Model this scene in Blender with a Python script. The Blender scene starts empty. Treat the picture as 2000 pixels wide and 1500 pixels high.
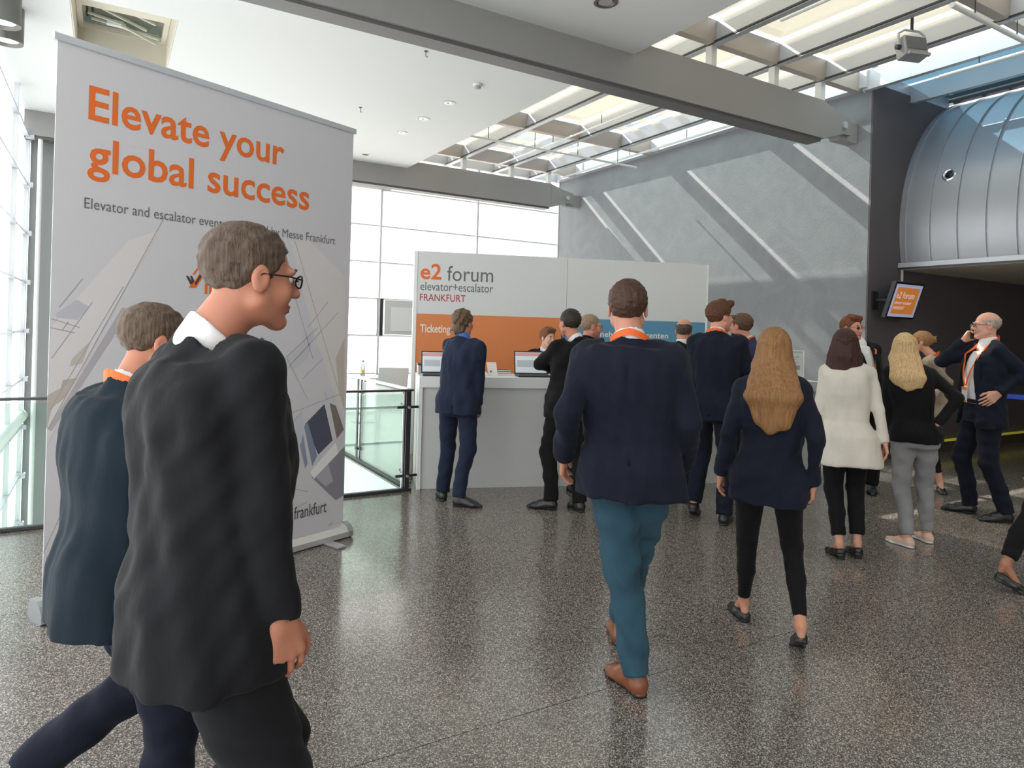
import bpy, bmesh, math, random
import numpy as np
from mathutils import Vector, Matrix

# ------------------------------------------------------------------ camera
FPX = 1333.0; EYE = 1.6
YAW = math.radians(30.7); ROLL = math.atan(.028); PPY = 645.0
vF = np.array([math.sin(YAW), math.cos(YAW), 0.]); vR = np.array([math.cos(YAW), -math.sin(YAW), 0.])
vZ = np.array([0, 0, 1.]); vC = np.array([0, 0, EYE])
vX = math.cos(ROLL)*vR + math.sin(ROLL)*vZ; vY = -math.sin(ROLL)*vR + math.cos(ROLL)*vZ
scene = bpy.context.scene
COL = scene.collection
cam = bpy.data.cameras.new('camera'); camo = bpy.data.objects.new('camera', cam); COL.objects.link(camo)
cam.sensor_width = 36; cam.lens = 36*FPX/2000; cam.shift_y = (PPY-750)/2000; cam.clip_start = .05; cam.clip_end = 200
camo.matrix_world = Matrix(((vX[0], vY[0], -vF[0], 0), (vX[1], vY[1], -vF[1], 0), (vX[2], vY[2], -vF[2], EYE), (0, 0, 0, 1)))
scene.camera = camo
# ------------------------------------------------------------------ light
world = bpy.data.worlds.new('sky'); scene.world = world; world.use_nodes = True
wbg = world.node_tree.nodes['Background']; wbg.inputs[0].default_value = (.92, .96, 1.0, 1); wbg.inputs[1].default_value = 2.3
sun = bpy.data.lights.new('sun', 'SUN'); sun.energy = 18; sun.angle = math.radians(.6); sun.color = (1, .95, .87)
suno = bpy.data.objects.new('sun', sun); COL.objects.link(suno)
suno.rotation_euler = Vector((1.39, -5.68, -5.0)).to_track_quat('-Z', 'Y').to_euler()
vs = scene.view_settings
scene.display_settings.display_device = 'sRGB'
vs.view_transform = 'Standard'; vs.look = 'None'; vs.gamma = 1; vs.exposure = 0.24; vs.use_curve_mapping = False
scene.cycles.use_denoising = True
scene.cycles.max_bounces = 10; scene.cycles.diffuse_bounces = 5; scene.cycles.transparent_max_bounces = 16
scene.cycles.sample_clamp_indirect = 6; scene.cycles.caustics_reflective = False; scene.cycles.caustics_refractive = False

# ------------------------------------------------------------------ helpers
def ray(x, y): return vF + vX*(x-1000)/FPX - vY*(y-PPY)/FPX
def atz(x, y, z=0.): d = ray(x, y); return vC + d*(z-EYE)/d[2]
def atx(x, y, X): d = ray(x, y); return vC + d*X/d[0]
def aty(x, y, Y): d = ray(x, y); return vC + d*Y/d[1]
def onplane(x, y, p, n):
    d = ray(x, y); p = np.array(p, float); n = np.array(n, float); return vC + d*((p-vC)@n)/(d@n)

def lin(c):
    return tuple(((v/255)/12.92 if v/255 <= .04045 else ((v/255+.055)/1.055)**2.4) for v in c)

MATS = {}
def mat(name, rgb, rough=.6, metal=0., bump=0., bscale=80., var=0., vscale=6., spec=.5, emit=0., stretch=None, sheen=0., coat=0.):
    """procedural principled material; rgb in sRGB 0-255; var = colour variation, bump = relief"""
    if name in MATS: return MATS[name]
    m = bpy.data.materials.new(name); m.use_nodes = True; MATS[name] = m
    nt = m.node_tree; b = nt.nodes['Principled BSDF']; c = lin(rgb) + (1,)
    b.inputs['Base Color'].default_value = c; b.inputs['Roughness'].default_value = rough
    b.inputs['Metallic'].default_value = metal; b.inputs['Specular IOR Level'].default_value = spec
    if sheen: b.inputs['Sheen Weight'].default_value = sheen; b.inputs['Sheen Roughness'].default_value = .5
    if coat: b.inputs['Coat Weight'].default_value = coat; b.inputs['Coat Roughness'].default_value = .15
    if emit: b.inputs['Emission Color'].default_value = c; b.inputs['Emission Strength'].default_value = emit
    tc = nt.nodes.new('ShaderNodeTexCoord'); src = tc.outputs['Object']
    if stretch:
        mp = nt.nodes.new('ShaderNodeMapping'); mp.inputs['Scale'].default_value = stretch
        nt.links.new(src, mp.inputs[0]); src = mp.outputs[0]
    if var:
        n = nt.nodes.new('ShaderNodeTexNoise'); n.inputs['Scale'].default_value = vscale; n.inputs['Detail'].default_value = 5
        nt.links.new(src, n.inputs['Vector'])
        r = nt.nodes.new('ShaderNodeMapRange'); r.inputs[1].default_value = .3; r.inputs[2].default_value = .7
        r.inputs[3].default_value = 1-var; r.inputs[4].default_value = 1+var; nt.links.new(n.outputs[0], r.inputs[0])
        h = nt.nodes.new('ShaderNodeHueSaturation'); h.inputs['Color'].default_value = c
        nt.links.new(r.outputs[0], h.inputs['Value']); nt.links.new(h.outputs[0], b.inputs['Base Color'])
    if bump:
        n = nt.nodes.new('ShaderNodeTexNoise'); n.inputs['Scale'].default_value = bscale; n.inputs['Detail'].default_value = 4
        nt.links.new(src, n.inputs['Vector'])
        bp = nt.nodes.new('ShaderNodeBump'); bp.inputs['Strength'].default_value = bump; bp.inputs['Distance'].default_value = .01
        nt.links.new(n.outputs[0], bp.inputs['Height']); nt.links.new(bp.outputs[0], b.inputs['Normal'])
    return m

def mixmat(name, parts):
    """material that adds up shaders by weight: parts = [(weight, kind, rgb, rough)]"""
    if name in MATS: return MATS[name]
    m = bpy.data.materials.new(name); m.use_nodes = True; MATS[name] = m; nt = m.node_tree
    nt.nodes.remove(nt.nodes['Principled BSDF']); out = nt.nodes['Material Output']
    cur = None; tot = 0
    for w, kind, rgb, rough in parts:
        s = nt.nodes.new({'T': 'ShaderNodeBsdfTransparent', 'L': 'ShaderNodeBsdfTranslucent', 'D': 'ShaderNodeBsdfDiffuse', 'G': 'ShaderNodeBsdfGlossy'}[kind])
        s.inputs['Color'].default_value = lin(rgb) + (1,)
        if kind == 'G': s.inputs['Roughness'].default_value = rough
        tot += w
        if cur is None: cur = s.outputs[0]
        else:
            x = nt.nodes.new('ShaderNodeMixShader'); x.inputs[0].default_value = w/tot
            nt.links.new(cur, x.inputs[1]); nt.links.new(s.outputs[0], x.inputs[2]); cur = x.outputs[0]
    nt.links.new(cur, out.inputs[0]); return m

def glassmat(name, rgb, refl=1.0, rough=.0):
    if name in MATS: return MATS[name]
    m = bpy.data.materials.new(name); m.use_nodes = True; MATS[name] = m; nt = m.node_tree
    nt.nodes.remove(nt.nodes['Principled BSDF']); out = nt.nodes['Material Output']
    t = nt.nodes.new('ShaderNodeBsdfTransparent'); t.inputs[0].default_value = lin(rgb)+(1,)
    g = nt.nodes.new('ShaderNodeBsdfGlossy'); g.inputs['Roughness'].default_value = rough
    fr = nt.nodes.new('ShaderNodeFresnel'); fr.inputs[0].default_value = 1.45
    mu = nt.nodes.new('ShaderNodeMath'); mu.operation = 'MULTIPLY'; mu.inputs[1].default_value = refl; nt.links.new(fr.outputs[0], mu.inputs[0])
    x = nt.nodes.new('ShaderNodeMixShader'); nt.links.new(mu.outputs[0], x.inputs[0]); nt.links.new(t.outputs[0], x.inputs[1]); nt.links.new(g.outputs[0], x.inputs[2])
    nt.links.new(x.outputs[0], out.inputs[0]); return m

def new_obj(name, me, m=None, parent=None):
    o = bpy.data.objects.new(name, me); COL.objects.link(o)
    if m is not None and me is not None:
        for q in (m if isinstance(m, (list, tuple)) else [m]): me.materials.append(q)
    if parent is not None: o.parent = parent
    return o

def raw(name, verts, faces, m, parent=None, smooth=False):
    me = bpy.data.meshes.new(name); me.from_pydata([tuple(map(float, v)) for v in verts], [], [tuple(map(int, f)) for f in faces]); me.update()
    if smooth: me.polygons.foreach_set('use_smooth', [True]*len(me.polygons))
    return new_obj(name, me, m, parent)

class MB:
    """collects boxes, tubes and prisms of ONE part"""
    def __init__(s): s.v = []; s.f = []
    def add(s, vs, fs):
        n = len(s.v); s.v += [tuple(map(float, v)) for v in vs]; s.f += [tuple(i+n for i in f) for f in fs]; return s
    def box(s, x0, x1, y0, y1, z0, z1):
        return s.add([(x0, y0, z0), (x1, y0, z0), (x1, y1, z0), (x0, y1, z0), (x0, y0, z1), (x1, y0, z1), (x1, y1, z1), (x0, y1, z1)],
                     [(3, 2, 1, 0), (4, 5, 6, 7), (0, 1, 5, 4), (1, 2, 6, 5), (2, 3, 7, 6), (3, 0, 4, 7)])
    def bar(s, a, b, w, h, up=(0, 0, 1)):
        a = Vector(a); b = Vector(b); d = (b-a).normalized(); up = Vector(up)
        if abs(d.dot(up)) > .98: up = Vector((1, 0, 0))
        r = d.cross(up).normalized(); u = r.cross(d)
        vs = [p + r*sx*w/2 + u*sz*h/2 for p in (a, b) for sx, sz in ((-1, -1), (1, -1), (1, 1), (-1, 1))]
        return s.add(vs, [(3, 2, 1, 0), (4, 5, 6, 7), (0, 1, 5, 4), (1, 2, 6, 5), (2, 3, 7, 6), (3, 0, 4, 7)])
    def tube(s, pts, r, n=10):
        pts = [Vector(p) for p in pts]; rs = r if isinstance(r, (list, tuple)) else [r]*len(pts); rings = []
        d0 = (pts[1]-pts[0]).normalized(); u = d0.orthogonal().normalized()
        for i, p in enumerate(pts):
            d = (pts[min(i+1, len(pts)-1)]-pts[max(i-1, 0)]).normalized(); u = (u-d*u.dot(d)).normalized(); w = d.cross(u)
            rings.append([p + (u*math.cos(2*math.pi*k/n)+w*math.sin(2*math.pi*k/n))*rs[i] for k in range(n)])
        vs = [v for q in rings for v in q]; fs = [tuple(range(n))[::-1], tuple(range(len(vs)-n, len(vs)))]
        for i in range(len(rings)-1):
            for k in range(n): fs.append((i*n+k, i*n+(k+1) % n, (i+1)*n+(k+1) % n, (i+1)*n+k))
        return s.add(vs, fs)
    def lathe(s, prof, c=(0, 0, 0), n=20):
        vs = [(c[0]+r*math.cos(2*math.pi*k/n), c[1]+r*math.sin(2*math.pi*k/n), c[2]+z) for r, z in prof for k in range(n)]
        fs = [(i*n+k, i*n+(k+1) % n, (i+1)*n+(k+1) % n, (i+1)*n+k) for i in range(len(prof)-1) for k in range(n)]
        fs += [tuple(range(n))[::-1], tuple(range(len(vs)-n, len(vs)))]
        return s.add(vs, fs)
    def prism(s, poly, z0, z1):
        n = len(poly); vs = [(x, y, z0) for x, y in poly]+[(x, y, z1) for x, y in poly]
        return s.add(vs, [tuple(range(n))[::-1], tuple(range(n, 2*n))]+[(i, (i+1) % n, (i+1) % n+n, i+n) for i in range(n)])
    def build(s, name, m, parent=None, bevel=0., smooth=False, seg=2):
        me = bpy.data.meshes.new(name)
        me.from_pydata(s.v, [], s.f); me.update()
        bm = bmesh.new(); bm.from_mesh(me); bmesh.ops.recalc_face_normals(bm, faces=bm.faces)
        if bevel: bmesh.ops.bevel(bm, geom=[e for e in bm.edges if len(e.link_faces) == 2 and e.calc_face_angle(0) > .5], offset=bevel, segments=seg, affect='EDGES', profile=.5)
        bm.to_mesh(me); bm.free()
        if smooth:
            me.polygons.foreach_set('use_smooth', [True]*len(me.polygons))
            try: me.set_sharp_from_angle(angle=math.radians(40))
            except Exception: pass
        return new_obj(name, me, m, parent)

def empty(name, loc=(0, 0, 0), rz=0.):
    o = bpy.data.objects.new(name, None); COL.objects.link(o); o.location = loc; o.rotation_euler = (0, 0, rz); o.empty_display_size = .1; return o
def tag(o, label, cat, group=None, kind=None):
    o['label'] = label; o['category'] = cat
    if group: o['group'] = group
    if kind: o['kind'] = kind
    return o
def struct(o, label):
    o['kind'] = 'structure'; o['label'] = label; return o

_cap = []
def _glyphs(body, bold, shear):
    cu = bpy.data.curves.new('t', 'FONT'); cu.body = body; cu.size = 1; cu.offset = bold; cu.shear = shear; cu.resolution_u = 3
    tmp = bpy.data.objects.new('tmp', cu); COL.objects.link(tmp); dg = bpy.context.evaluated_depsgraph_get()
    me = bpy.data.meshes.new_from_object(tmp.evaluated_get(dg)); bpy.data.objects.remove(tmp); bpy.data.curves.remove(cu)
    co = np.empty(len(me.vertices)*3); me.vertices.foreach_get('co', co); fs = [tuple(p.vertices) for p in me.polygons]; bpy.data.meshes.remove(me)
    return co.reshape(-1, 3), fs
def text_mesh(name, body, size_w, m, parent, origin, ux, uz, cap_h, bold=0., shear=0., depth=.0006):
    """flat lettering, one object per word: left end of the baseline at origin, running along ux, upright along uz, size_w wide, capital height cap_h"""
    if not _cap: _cap.append(_glyphs('E', 0, 0)[0][:, 1].max())
    co, fs = _glyphs(body, bold, shear); x0 = co[:, 0].min(); sx = size_w/(co[:, 0].max()-x0); sz = cap_h/_cap[0]
    words = body.split(' '); cuts = [_glyphs(' '.join(words[:i+1]), bold, shear)[0][:, 0].max() for i in range(len(words)-1)]
    ux = np.array(ux, float); uz = np.array(uz, float); nn = np.cross(ux, uz)
    P = np.array(origin, float) + np.outer((co[:, 0]-x0)*sx, ux) + np.outer(co[:, 1]*sz, uz) + nn*depth
    for i in range(len(words)):
        sel = [f for f in fs if sum(co[v, 0] > c+1e-4 for c in cuts for v in f[:1]) == i]
        used = sorted({v for f in sel for v in f}); mp = {v: k for k, v in enumerate(used)}
        o = raw(name, P[used], [tuple(mp[v] for v in f) for f in sel], m, parent)
    return o
# ------------------------------------------------------------------ materials of the place
def terrazzo():
    m = bpy.data.materials.new('terrazzo'); m.use_nodes = True; nt = m.node_tree; b = nt.nodes['Principled BSDF']
    tc = nt.nodes.new('ShaderNodeTexCoord'); geo = nt.nodes.new('ShaderNodeNewGeometry')
    v = nt.nodes.new('ShaderNodeTexVoronoi'); v.inputs['Scale'].default_value = 270; nt.links.new(geo.outputs['Position'], v.inputs['Vector'])
    sep = nt.nodes.new('ShaderNodeSeparateColor'); nt.links.new(v.outputs['Color'], sep.inputs[0])
    r = nt.nodes.new('ShaderNodeValToRGB'); e = r.color_ramp.elements
    e[0].position = 0; e[0].color = lin((64, 59, 56))+(1,); e[1].position = 1; e[1].color = lin((214, 206, 198))+(1,)
    for p, c in ((.45, (88, 81, 77)), (.62, (124, 115, 108)), (.82, (160, 149, 140)), (.93, (198, 189, 180))):
        q = e.new(p); q.color = lin(c)+(1,)
    nt.links.new(sep.outputs[0], r.inputs[0])
    n = nt.nodes.new('ShaderNodeTexNoise'); n.inputs['Scale'].default_value = .7; n.inputs['Detail'].default_value = 6; nt.links.new(geo.outputs['Position'], n.inputs['Vector'])
    mr = nt.nodes.new('ShaderNodeMapRange'); mr.inputs[3].default_value = .8; mr.inputs[4].default_value = 1.2; nt.links.new(n.outputs[0], mr.inputs[0])
    h = nt.nodes.new('ShaderNodeHueSaturation'); nt.links.new(r.outputs[0], h.inputs['Color']); nt.links.new(mr.outputs[0], h.inputs['Value']); nt.links.new(h.outputs[0], b.inputs['Base Color'])
    n2 = nt.nodes.new('ShaderNodeTexNoise'); n2.inputs['Scale'].default_value = 2.2; n2.inputs['Detail'].default_value = 5; nt.links.new(geo.outputs['Position'], n2.inputs['Vector'])
    m2 = nt.nodes.new('ShaderNodeMapRange'); m2.inputs[3].default_value = .1; m2.inputs[4].default_value = .24; nt.links.new(n2.outputs[0], m2.inputs[0]); nt.links.new(m2.outputs[0], b.inputs['Roughness'])
    b.inputs['Specular IOR Level'].default_value = .75
    return m
def stucco():
    m = bpy.data.materials.new('grey_stucco'); m.use_nodes = True; nt = m.node_tree; b = nt.nodes['Principled BSDF']
    geo = nt.nodes.new('ShaderNodeNewGeometry')
    n = nt.nodes.new('ShaderNodeTexNoise'); n.inputs['Scale'].default_value = 1.6; n.inputs['Detail'].default_value = 7; n.inputs['Distortion'].default_value = 2.5
    nt.links.new(geo.outputs['Position'], n.inputs['Vector'])
    r = nt.nodes.new('ShaderNodeValToRGB'); r.color_ramp.elements[0].position = .3; r.color_ramp.elements[1].position = .7
    r.color_ramp.elements[0].color = lin((124, 127, 131))+(1,); r.color_ramp.elements[1].color = lin((133, 136, 139))+(1,)
    nt.links.new(n.outputs[0], r.inputs[0]); nt.links.new(r.outputs[0], b.inputs['Base Color']); b.inputs['Roughness'].default_value = .75
    n2 = nt.nodes.new('ShaderNodeTexNoise'); n2.inputs['Scale'].default_value = 9; n2.inputs['Detail'].default_value = 6; n2.inputs['Distortion'].default_value = 3
    nt.links.new(geo.outputs['Position'], n2.inputs['Vector'])
    bp = nt.nodes.new('ShaderNodeBump'); bp.inputs['Strength'].default_value = .12; bp.inputs['Distance'].default_value = .02
    nt.links.new(n2.outputs[0], bp.inputs['Height']); nt.links.new(bp.outputs[0], b.inputs['Normal'])
    return m
M_FLOOR = terrazzo(); M_STUCCO = stucco()
M_CEIL = mat('ceiling_white', (222, 223, 220), .8, var=.01, vscale=.8)
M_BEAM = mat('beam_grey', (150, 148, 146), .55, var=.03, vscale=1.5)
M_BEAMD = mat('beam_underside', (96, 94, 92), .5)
M_ALU = mat('aluminium', (198, 201, 206), .42, .35, var=.03, vscale=3)
M_ALUD = mat('aluminium_brown', (176, 166, 158), .45, .2, var=.03, vscale=3)
M_STEEL = mat('dark_steel', (72, 72, 74), .4, .6)
M_DARKW = mat('anthracite_wall', (92, 86, 88), .7, var=.04, vscale=2)
M_WHITE = mat('white_paint', (232, 233, 232), .6)
M_GREYW = mat('pillar_grey', (140, 142, 141), .7)
M_PANE = mixmat('facade_screen', [(.38, 'L', (242, 243, 243), 0), (.52, 'D', (230, 233, 233), 0), (.1, 'G', (255, 255, 255), .25)])
M_PANEL = mixmat('facade_glass', [(.72, 'L', (244, 247, 247), 0), (.16, 'D', (235, 240, 240), 0), (.12, 'G', (255, 255, 255), .2)])
M_BLIND = mixmat('roof_blind', [(.3, 'L', (246, 232, 208), 0), (.36, 'D', (236, 226, 208), 0), (.34, 'T', (255, 246, 232), 0)])
M_FRIT = mixmat('fritted_glass', [(.22, 'L', (222, 238, 236), 0), (.1, 'G', (255, 255, 255), .1), (.3, 'T', (226, 240, 238), 0), (.3, 'D', (200, 214, 212), 0)])
M_CLEAR = glassmat('clear_glass', (240, 248, 247), .8)
M_TEAL = mixmat('teal_roof_glass', [(.5, 'T', (104, 140, 158), 0), (.3, 'D', (70, 104, 122), 0), (.2, 'G', (190, 210, 220), .08)])
M_RAILG = glassmat('railing_glass', (238, 247, 243), .8)
M_DRUM = mat('drum_metal', (180, 182, 188), .42, .5, bump=.05, bscale=3, var=.03, vscale=2)
def sheet(name, m, parent, x0, x1, y0, y1, z0, z1):
    """one sheet of glass or fabric spanning the two axes that differ"""
    if z0 == z1: v = [(x0, y0, z0), (x1, y0, z0), (x1, y1, z0), (x0, y1, z0)]
    elif y0 == y1: v = [(x0, y0, z0), (x1, y0, z0), (x1, y0, z1), (x0, y0, z1)]
    else: v = [(x0, y0, z0), (x0, y1, z0), (x0, y1, z1), (x0, y0, z1)]
    return raw(name, v, [(0, 1, 2, 3)], m, parent)
M_BEIGE = mat('beige_soffit', (216, 208, 194), .7)

# ------------------------------------------------------------------ floor
VX0, VX1, VY0 = -1.0, 2.56, 6.3          # the stair void
floor = MB().box(-1.1, 14.2, -6, VY0, -.35, -.03).build('floor', mat('joint_dark', (46, 44, 44), .6)); struct(floor, 'dark speckled terrazzo floor of the foyer')
MB().box(VX1, 14.2, VY0, 12.6, -.35, -.03).build('subfloor', MATS['joint_dark'], floor)
gy = [-6, -3.9, -1.8, .3, 2.4, 4.5, VY0, 8.4, 10.5, 12.6]; gx = [-1.1, .56, VX1, 4.8, 7.0, 9.2, 11.6, 14.2]
for j in range(len(gy)-1):
    for i in range(len(gx)-1):
        if gy[j] >= VY0-.01 and gx[i] < VX1-.01: continue
        e = .0022
        MB().box(gx[i]+e, gx[i+1]-e, gy[j]+e, gy[j+1]-e, -.035, 0).build('slab', M_FLOOR, floor)
# lower storey seen through the void
lf = MB().box(-1.1, 14.2, 2, 12.6, -3.9, -3.7).build('floor', mat('lower_floor', (176, 180, 178), .4)); struct(lf, 'pale floor of the lower storey under the stair void')
low = MB().box(VX1-.035, VX1-.002, VY0+.002, 12.4, -.62, -.002).build('trim_1', M_WHITE); struct(low, 'white slab edge of the stair void below the glass railing')
low2 = MB().box(VX0, VX1-.04, VY0+.002, VY0+.035, -.62, -.002).build('trim_2', M_WHITE); struct(low2, 'white slab edge under the near glass railing')
lw = MB().box(-1.1, 14.2, 2.0, 2.2, -3.7, -.35).build('wall_lower', M_WHITE); struct(lw, 'white wall of the lower storey')
lw = MB().box(6, 6.2, 2.2, 12.6, -3.7, -.35).build('wall_lower', M_WHITE); struct(lw, 'white side wall of the lower storey')

# ------------------------------------------------------------------ ceiling and beams
CE = 4.47; CEX = 4.59
# hatch opening in the ceiling
HX0, HX1, HY0, HY1 = -.36, .52, 7.27, 8.85
cb = MB()
for x0, x1, y0, y1 in ((-1.1, CEX, -6, HY0), (-1.1, CEX, HY1, 12.0), (-1.1, HX0, HY0, HY1), (HX1, CEX, HY0, HY1)):
    cb.box(x0, x1, y0, y1, CE, CE+.45)
ceil = cb.build('ceiling', M_CEIL); struct(ceil, 'smooth white suspended ceiling')
h = MB().box(HX0+.002, HX0+.012, HY0, HY1, CE+.001, CE+.6).box(HX1-.012, HX1-.002, HY0, HY1, CE+.001, CE+.6).box(HX0+.012, HX1-.012, HY0+.002, HY0+.012, CE+.001, CE+.6).box(HX0+.012, HX1-.012, HY1-.012, HY1-.002, CE+.001, CE+.6)
h.build('hatch_reveal', mat('hatch_cream', (214, 208, 192), .7), ceil)
up = MB().box(CEX-.06, CEX, -6, 12.0, CE+.45, 5.3).build('roof_upstand', M_WHITE, ceil)
rf = MB().box(-1.1, HX0-.1, -6, 12.5, 5.2, 5.3).box(HX1+.1, CEX, -6, 12.5, 5.2, 5.3).box(HX0-.1, HX1+.1, -6, HY0-.1, 5.2, 5.3).box(HX0-.1, HX1+.1, HY1+.1, 12.5, 5.2, 5.3).build('roof_deck', M_GREYW, ceil)

def beam(n, y, x1, label):
    b = MB().box(-1.05, x1, y-.13, y+.13, 4.13, 4.61).build('beam', M_BEAM, bevel=.004); struct(b, label)
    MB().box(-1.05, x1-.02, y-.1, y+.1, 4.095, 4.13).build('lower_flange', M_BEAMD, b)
    # tapered end plates and pin
    for s in (-1, 1):
        q = MB(); yy = y+s*.1
        poly = [(x1, 4.13), (x1+.42, 4.26), (x1+.56, 4.26), (x1+.56, 4.48), (x1+.3, 4.52), (x1, 4.61)]
        vs = [(px, yy-.02, pz) for px, pz in poly]+[(px, yy+.02, pz) for px, pz in poly]; k = len(poly)
        q.add(vs, [tuple(range(k))[::-1], tuple(range(k, 2*k))]+[(i, (i+1) % k, (i+1) % k+k, i+k) for i in range(k)])
        q.build('end_plate', M_BEAM, b)
    MB().tube([(x1+.42, y-.15, 4.37), (x1+.42, y+.15, 4.37)], .045, 14).build('pin', M_ALU, b, smooth=True)
    MB().box(x1+.4, 8.5, y-.075, y+.075, 4.2, 4.46).build('wall_bracket', M_BEAM, b, bevel=.004)
    return b
BY1, BY2 = 5.56, 11.72
fb = beam(1, BY1, 7.72, 'long grey steel beam crossing the ceiling in front of the skylight')
bb = beam(2, BY2, 7.72, 'grey steel beam above the white window wall')
fz = MB().box(-1.1, 4.59, 11.83, 12.5, 4.2, CE).build('trim_3', M_GREYW); struct(fz, 'grey fascia closing the ceiling above the window wall')

# ------------------------------------------------------------------ skylight
sky = empty('skylight'); sky['kind'] = 'structure'; sky['label'] = 'glazed roof with aluminium ribs and cream blinds'
MXs = [5.78, 6.84, 7.73]; PYs = [5.45, 7.32, 9.42, 11.72]; FYs = [-4.75, -2.7, -.65, 1.4, 3.42]
zb, zt = 4.85, 5.1
for x in MXs:
    MB().box(x-.04, x+.04, -6, 12.5, zb, zt).build('rib', M_ALU, sky)
    MB().box(x-.075, x-.055, -6, 12.5, zb+.0, zb+.02).build('rib_flange', M_STEEL, sky)
MB().box(8.37, 8.5, 5.3, 12.5, 4.88, zt+.05).build('edge_rib', M_ALU, sky)
MB().box(CEX, CEX+.07, -6, 12.5, zb, zt).build('edge_rib', M_ALU, sky)
for x in (8.45, 9.4):
    MB().box(x-.04, x+.04, -6, 5.37, zb, zt).build('rib', M_ALU, sky)
MB().box(10.38, 10.5, -6, 5.4, 5.05, 5.2).build('edge_rib', M_STEEL, sky)
allx = [CEX+.03]+MXs+[8.43]
for y in PYs+[12.42]:
    for i in range(4):
        MB().box(allx[i]+.04, allx[i+1]-.04, y-.05, y+.05, zb, zt).build('purlin', M_ALUD if y != 12.42 else M_ALU, sky)
fx = allx+[9.4, 10.42]
for y in FYs:
    for i in range(6): MB().box(fx[i]+.04, fx[i+1]-.04, y-.05, y+.05, zb, zt).build('purlin', M_ALUD, sky)
for i in (4, 5): MB().box(fx[i]+.04, fx[i+1]-.04, 5.3, 5.4, zb, zt).build('purlin', M_ALU, sky)
ys = FYs+PYs+[12.42]
for j in range(len(ys)-1):
    for i in range(6):
        if i >= 4 and ys[j] > 5: continue
        x0, x1 = fx[i]+.045, fx[i+1]-.045; y0, y1 = ys[j]+.055, ys[j+1]-.055
        if i in (0, 1, 2):
            sheet('roof_pane', M_CLEAR, sky, x0, x1, y0, y1, 5.13, 5.13)
            if (i == 2 and ys[j] in (7.32, 9.42)) or (i == 1 and ys[j] == 9.42):      # half-opened louvre strips
                for k in range(4): sheet('blind', M_BLIND, sky, x0, x1, y0+.02+(y1-y0)/4*k, y0+.2+(y1-y0)/4*k, 5.062, 5.062)
            else: sheet('blind', M_BLIND, sky, x0, x1, y0, y1-.075, 5.062, 5.062)
        elif i == 3:
            sheet('roof_pane', M_FRIT, sky, x0, x1, y0, y1-.075, 5.11, 5.11)
        else:
            sheet('roof_pane', M_TEAL, sky, x0, x1, y0, y1, 5.11, 5.11)
# stub posts on the beams
for y in (BY1-.05, BY2):
    for x in MXs: MB().box(x-.04, x+.04, y-.045, y+.045, 4.6, zb).build('stub_post', M_WHITE, sky)
# hanging rails
def rail(a, b, r, label, n=4):
    t = empty('hanging_rail', tuple((np.array(a)+np.array(b))/2)); o = np.array(t.location)
    a = np.array(a)-o; b = np.array(b)-o
    MB().tube([a, b], r, 10).build('tube', M_WHITE, t, smooth=True)
    for k in range(n):
        p = a+(b-a)*(k+.5)/n; MB().tube([p, (p[0], p[1], zb-o[2]+.02)], .006, 6).build('hanger', M_STEEL, t)
    tag(t, label, 'rail', 'rails hung under the skylight'); return t
p0, p1 = atz(922, 266, 4.62), atz(1171, 310, 4.62)
rail((4.7, p0[1], 4.62), (8.2, p0[1], 4.62), .018, 'thin white rail running crosswise under the rear skylight')
rail((6.3, 6.2, 4.72), (6.3, 11.4, 4.72), .014, 'thin white rail running lengthwise under the rear skylight, away from the stucco wall')
rail((7.86, 5.9, 4.72), (7.86, 11.4, 4.72), .016, 'thin white rail running lengthwise along the grey stucco wall')
q0 = atz(1835, 150, 4.75)
rail((q0[0], 1.0, 4.75), (q0[0], q0[1], 4.75), .02, 'white rail near the metal drum')
q1 = atz(1900, 30, 4.7); rail((6.6, q1[1], 4.7), (9.9, q1[1], 4.7), .025, 'thick brown-grey rail crossing the front skylight')
q2 = atz(1525, 40, 4.74); rail((q2[0], -1, 4.74), (q2[0], q2[1], 4.74), .016, 'short-ended white rail in front of the long beam')

# ------------------------------------------------------------------ walls
w = MB().box(8.5, 8.75, 5.3, 12.6, 0, 5.2).build('wall_right', M_STUCCO); struct(w, 'tall grey stucco wall striped by sunlight')
w = MB().box(8.502, 14.2, 5.28, 5.299, .2, 4.95).build('wall_dark', M_DARKW); struct(w, 'dark anthracite wall under the metal drum')
w2 = MB().box(8.76, 14.2, 5.31, 5.5, 0, .2).build('plinth', mat('plinth_brown', (70, 62, 56), .3), w)
MB().box(9.9, 14.2, 5.265, 5.3, .165, .199).build('yellow_strip', mat('strip_yellow', (226, 222, 92), .4, emit=.12), w)
MB().box(9.9, 14.2, 5.272, 5.28, .2, .27).build('olive_strip', mat('strip_olive', (110, 108, 60), .5), w)
w = MB().box(14.0, 14.2, -6, 5.3, 0, 5).build('wall_far_right', M_DARKW); struct(w, 'dark wall closing the passage under the drum')
w = MB().box(-1.1, 14.2, -6.2, -6, 0, 5.3).build('wall_rear', mat('rear_wall', (214, 212, 208), .8)); struct(w, 'pale wall behind the viewer')

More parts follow.
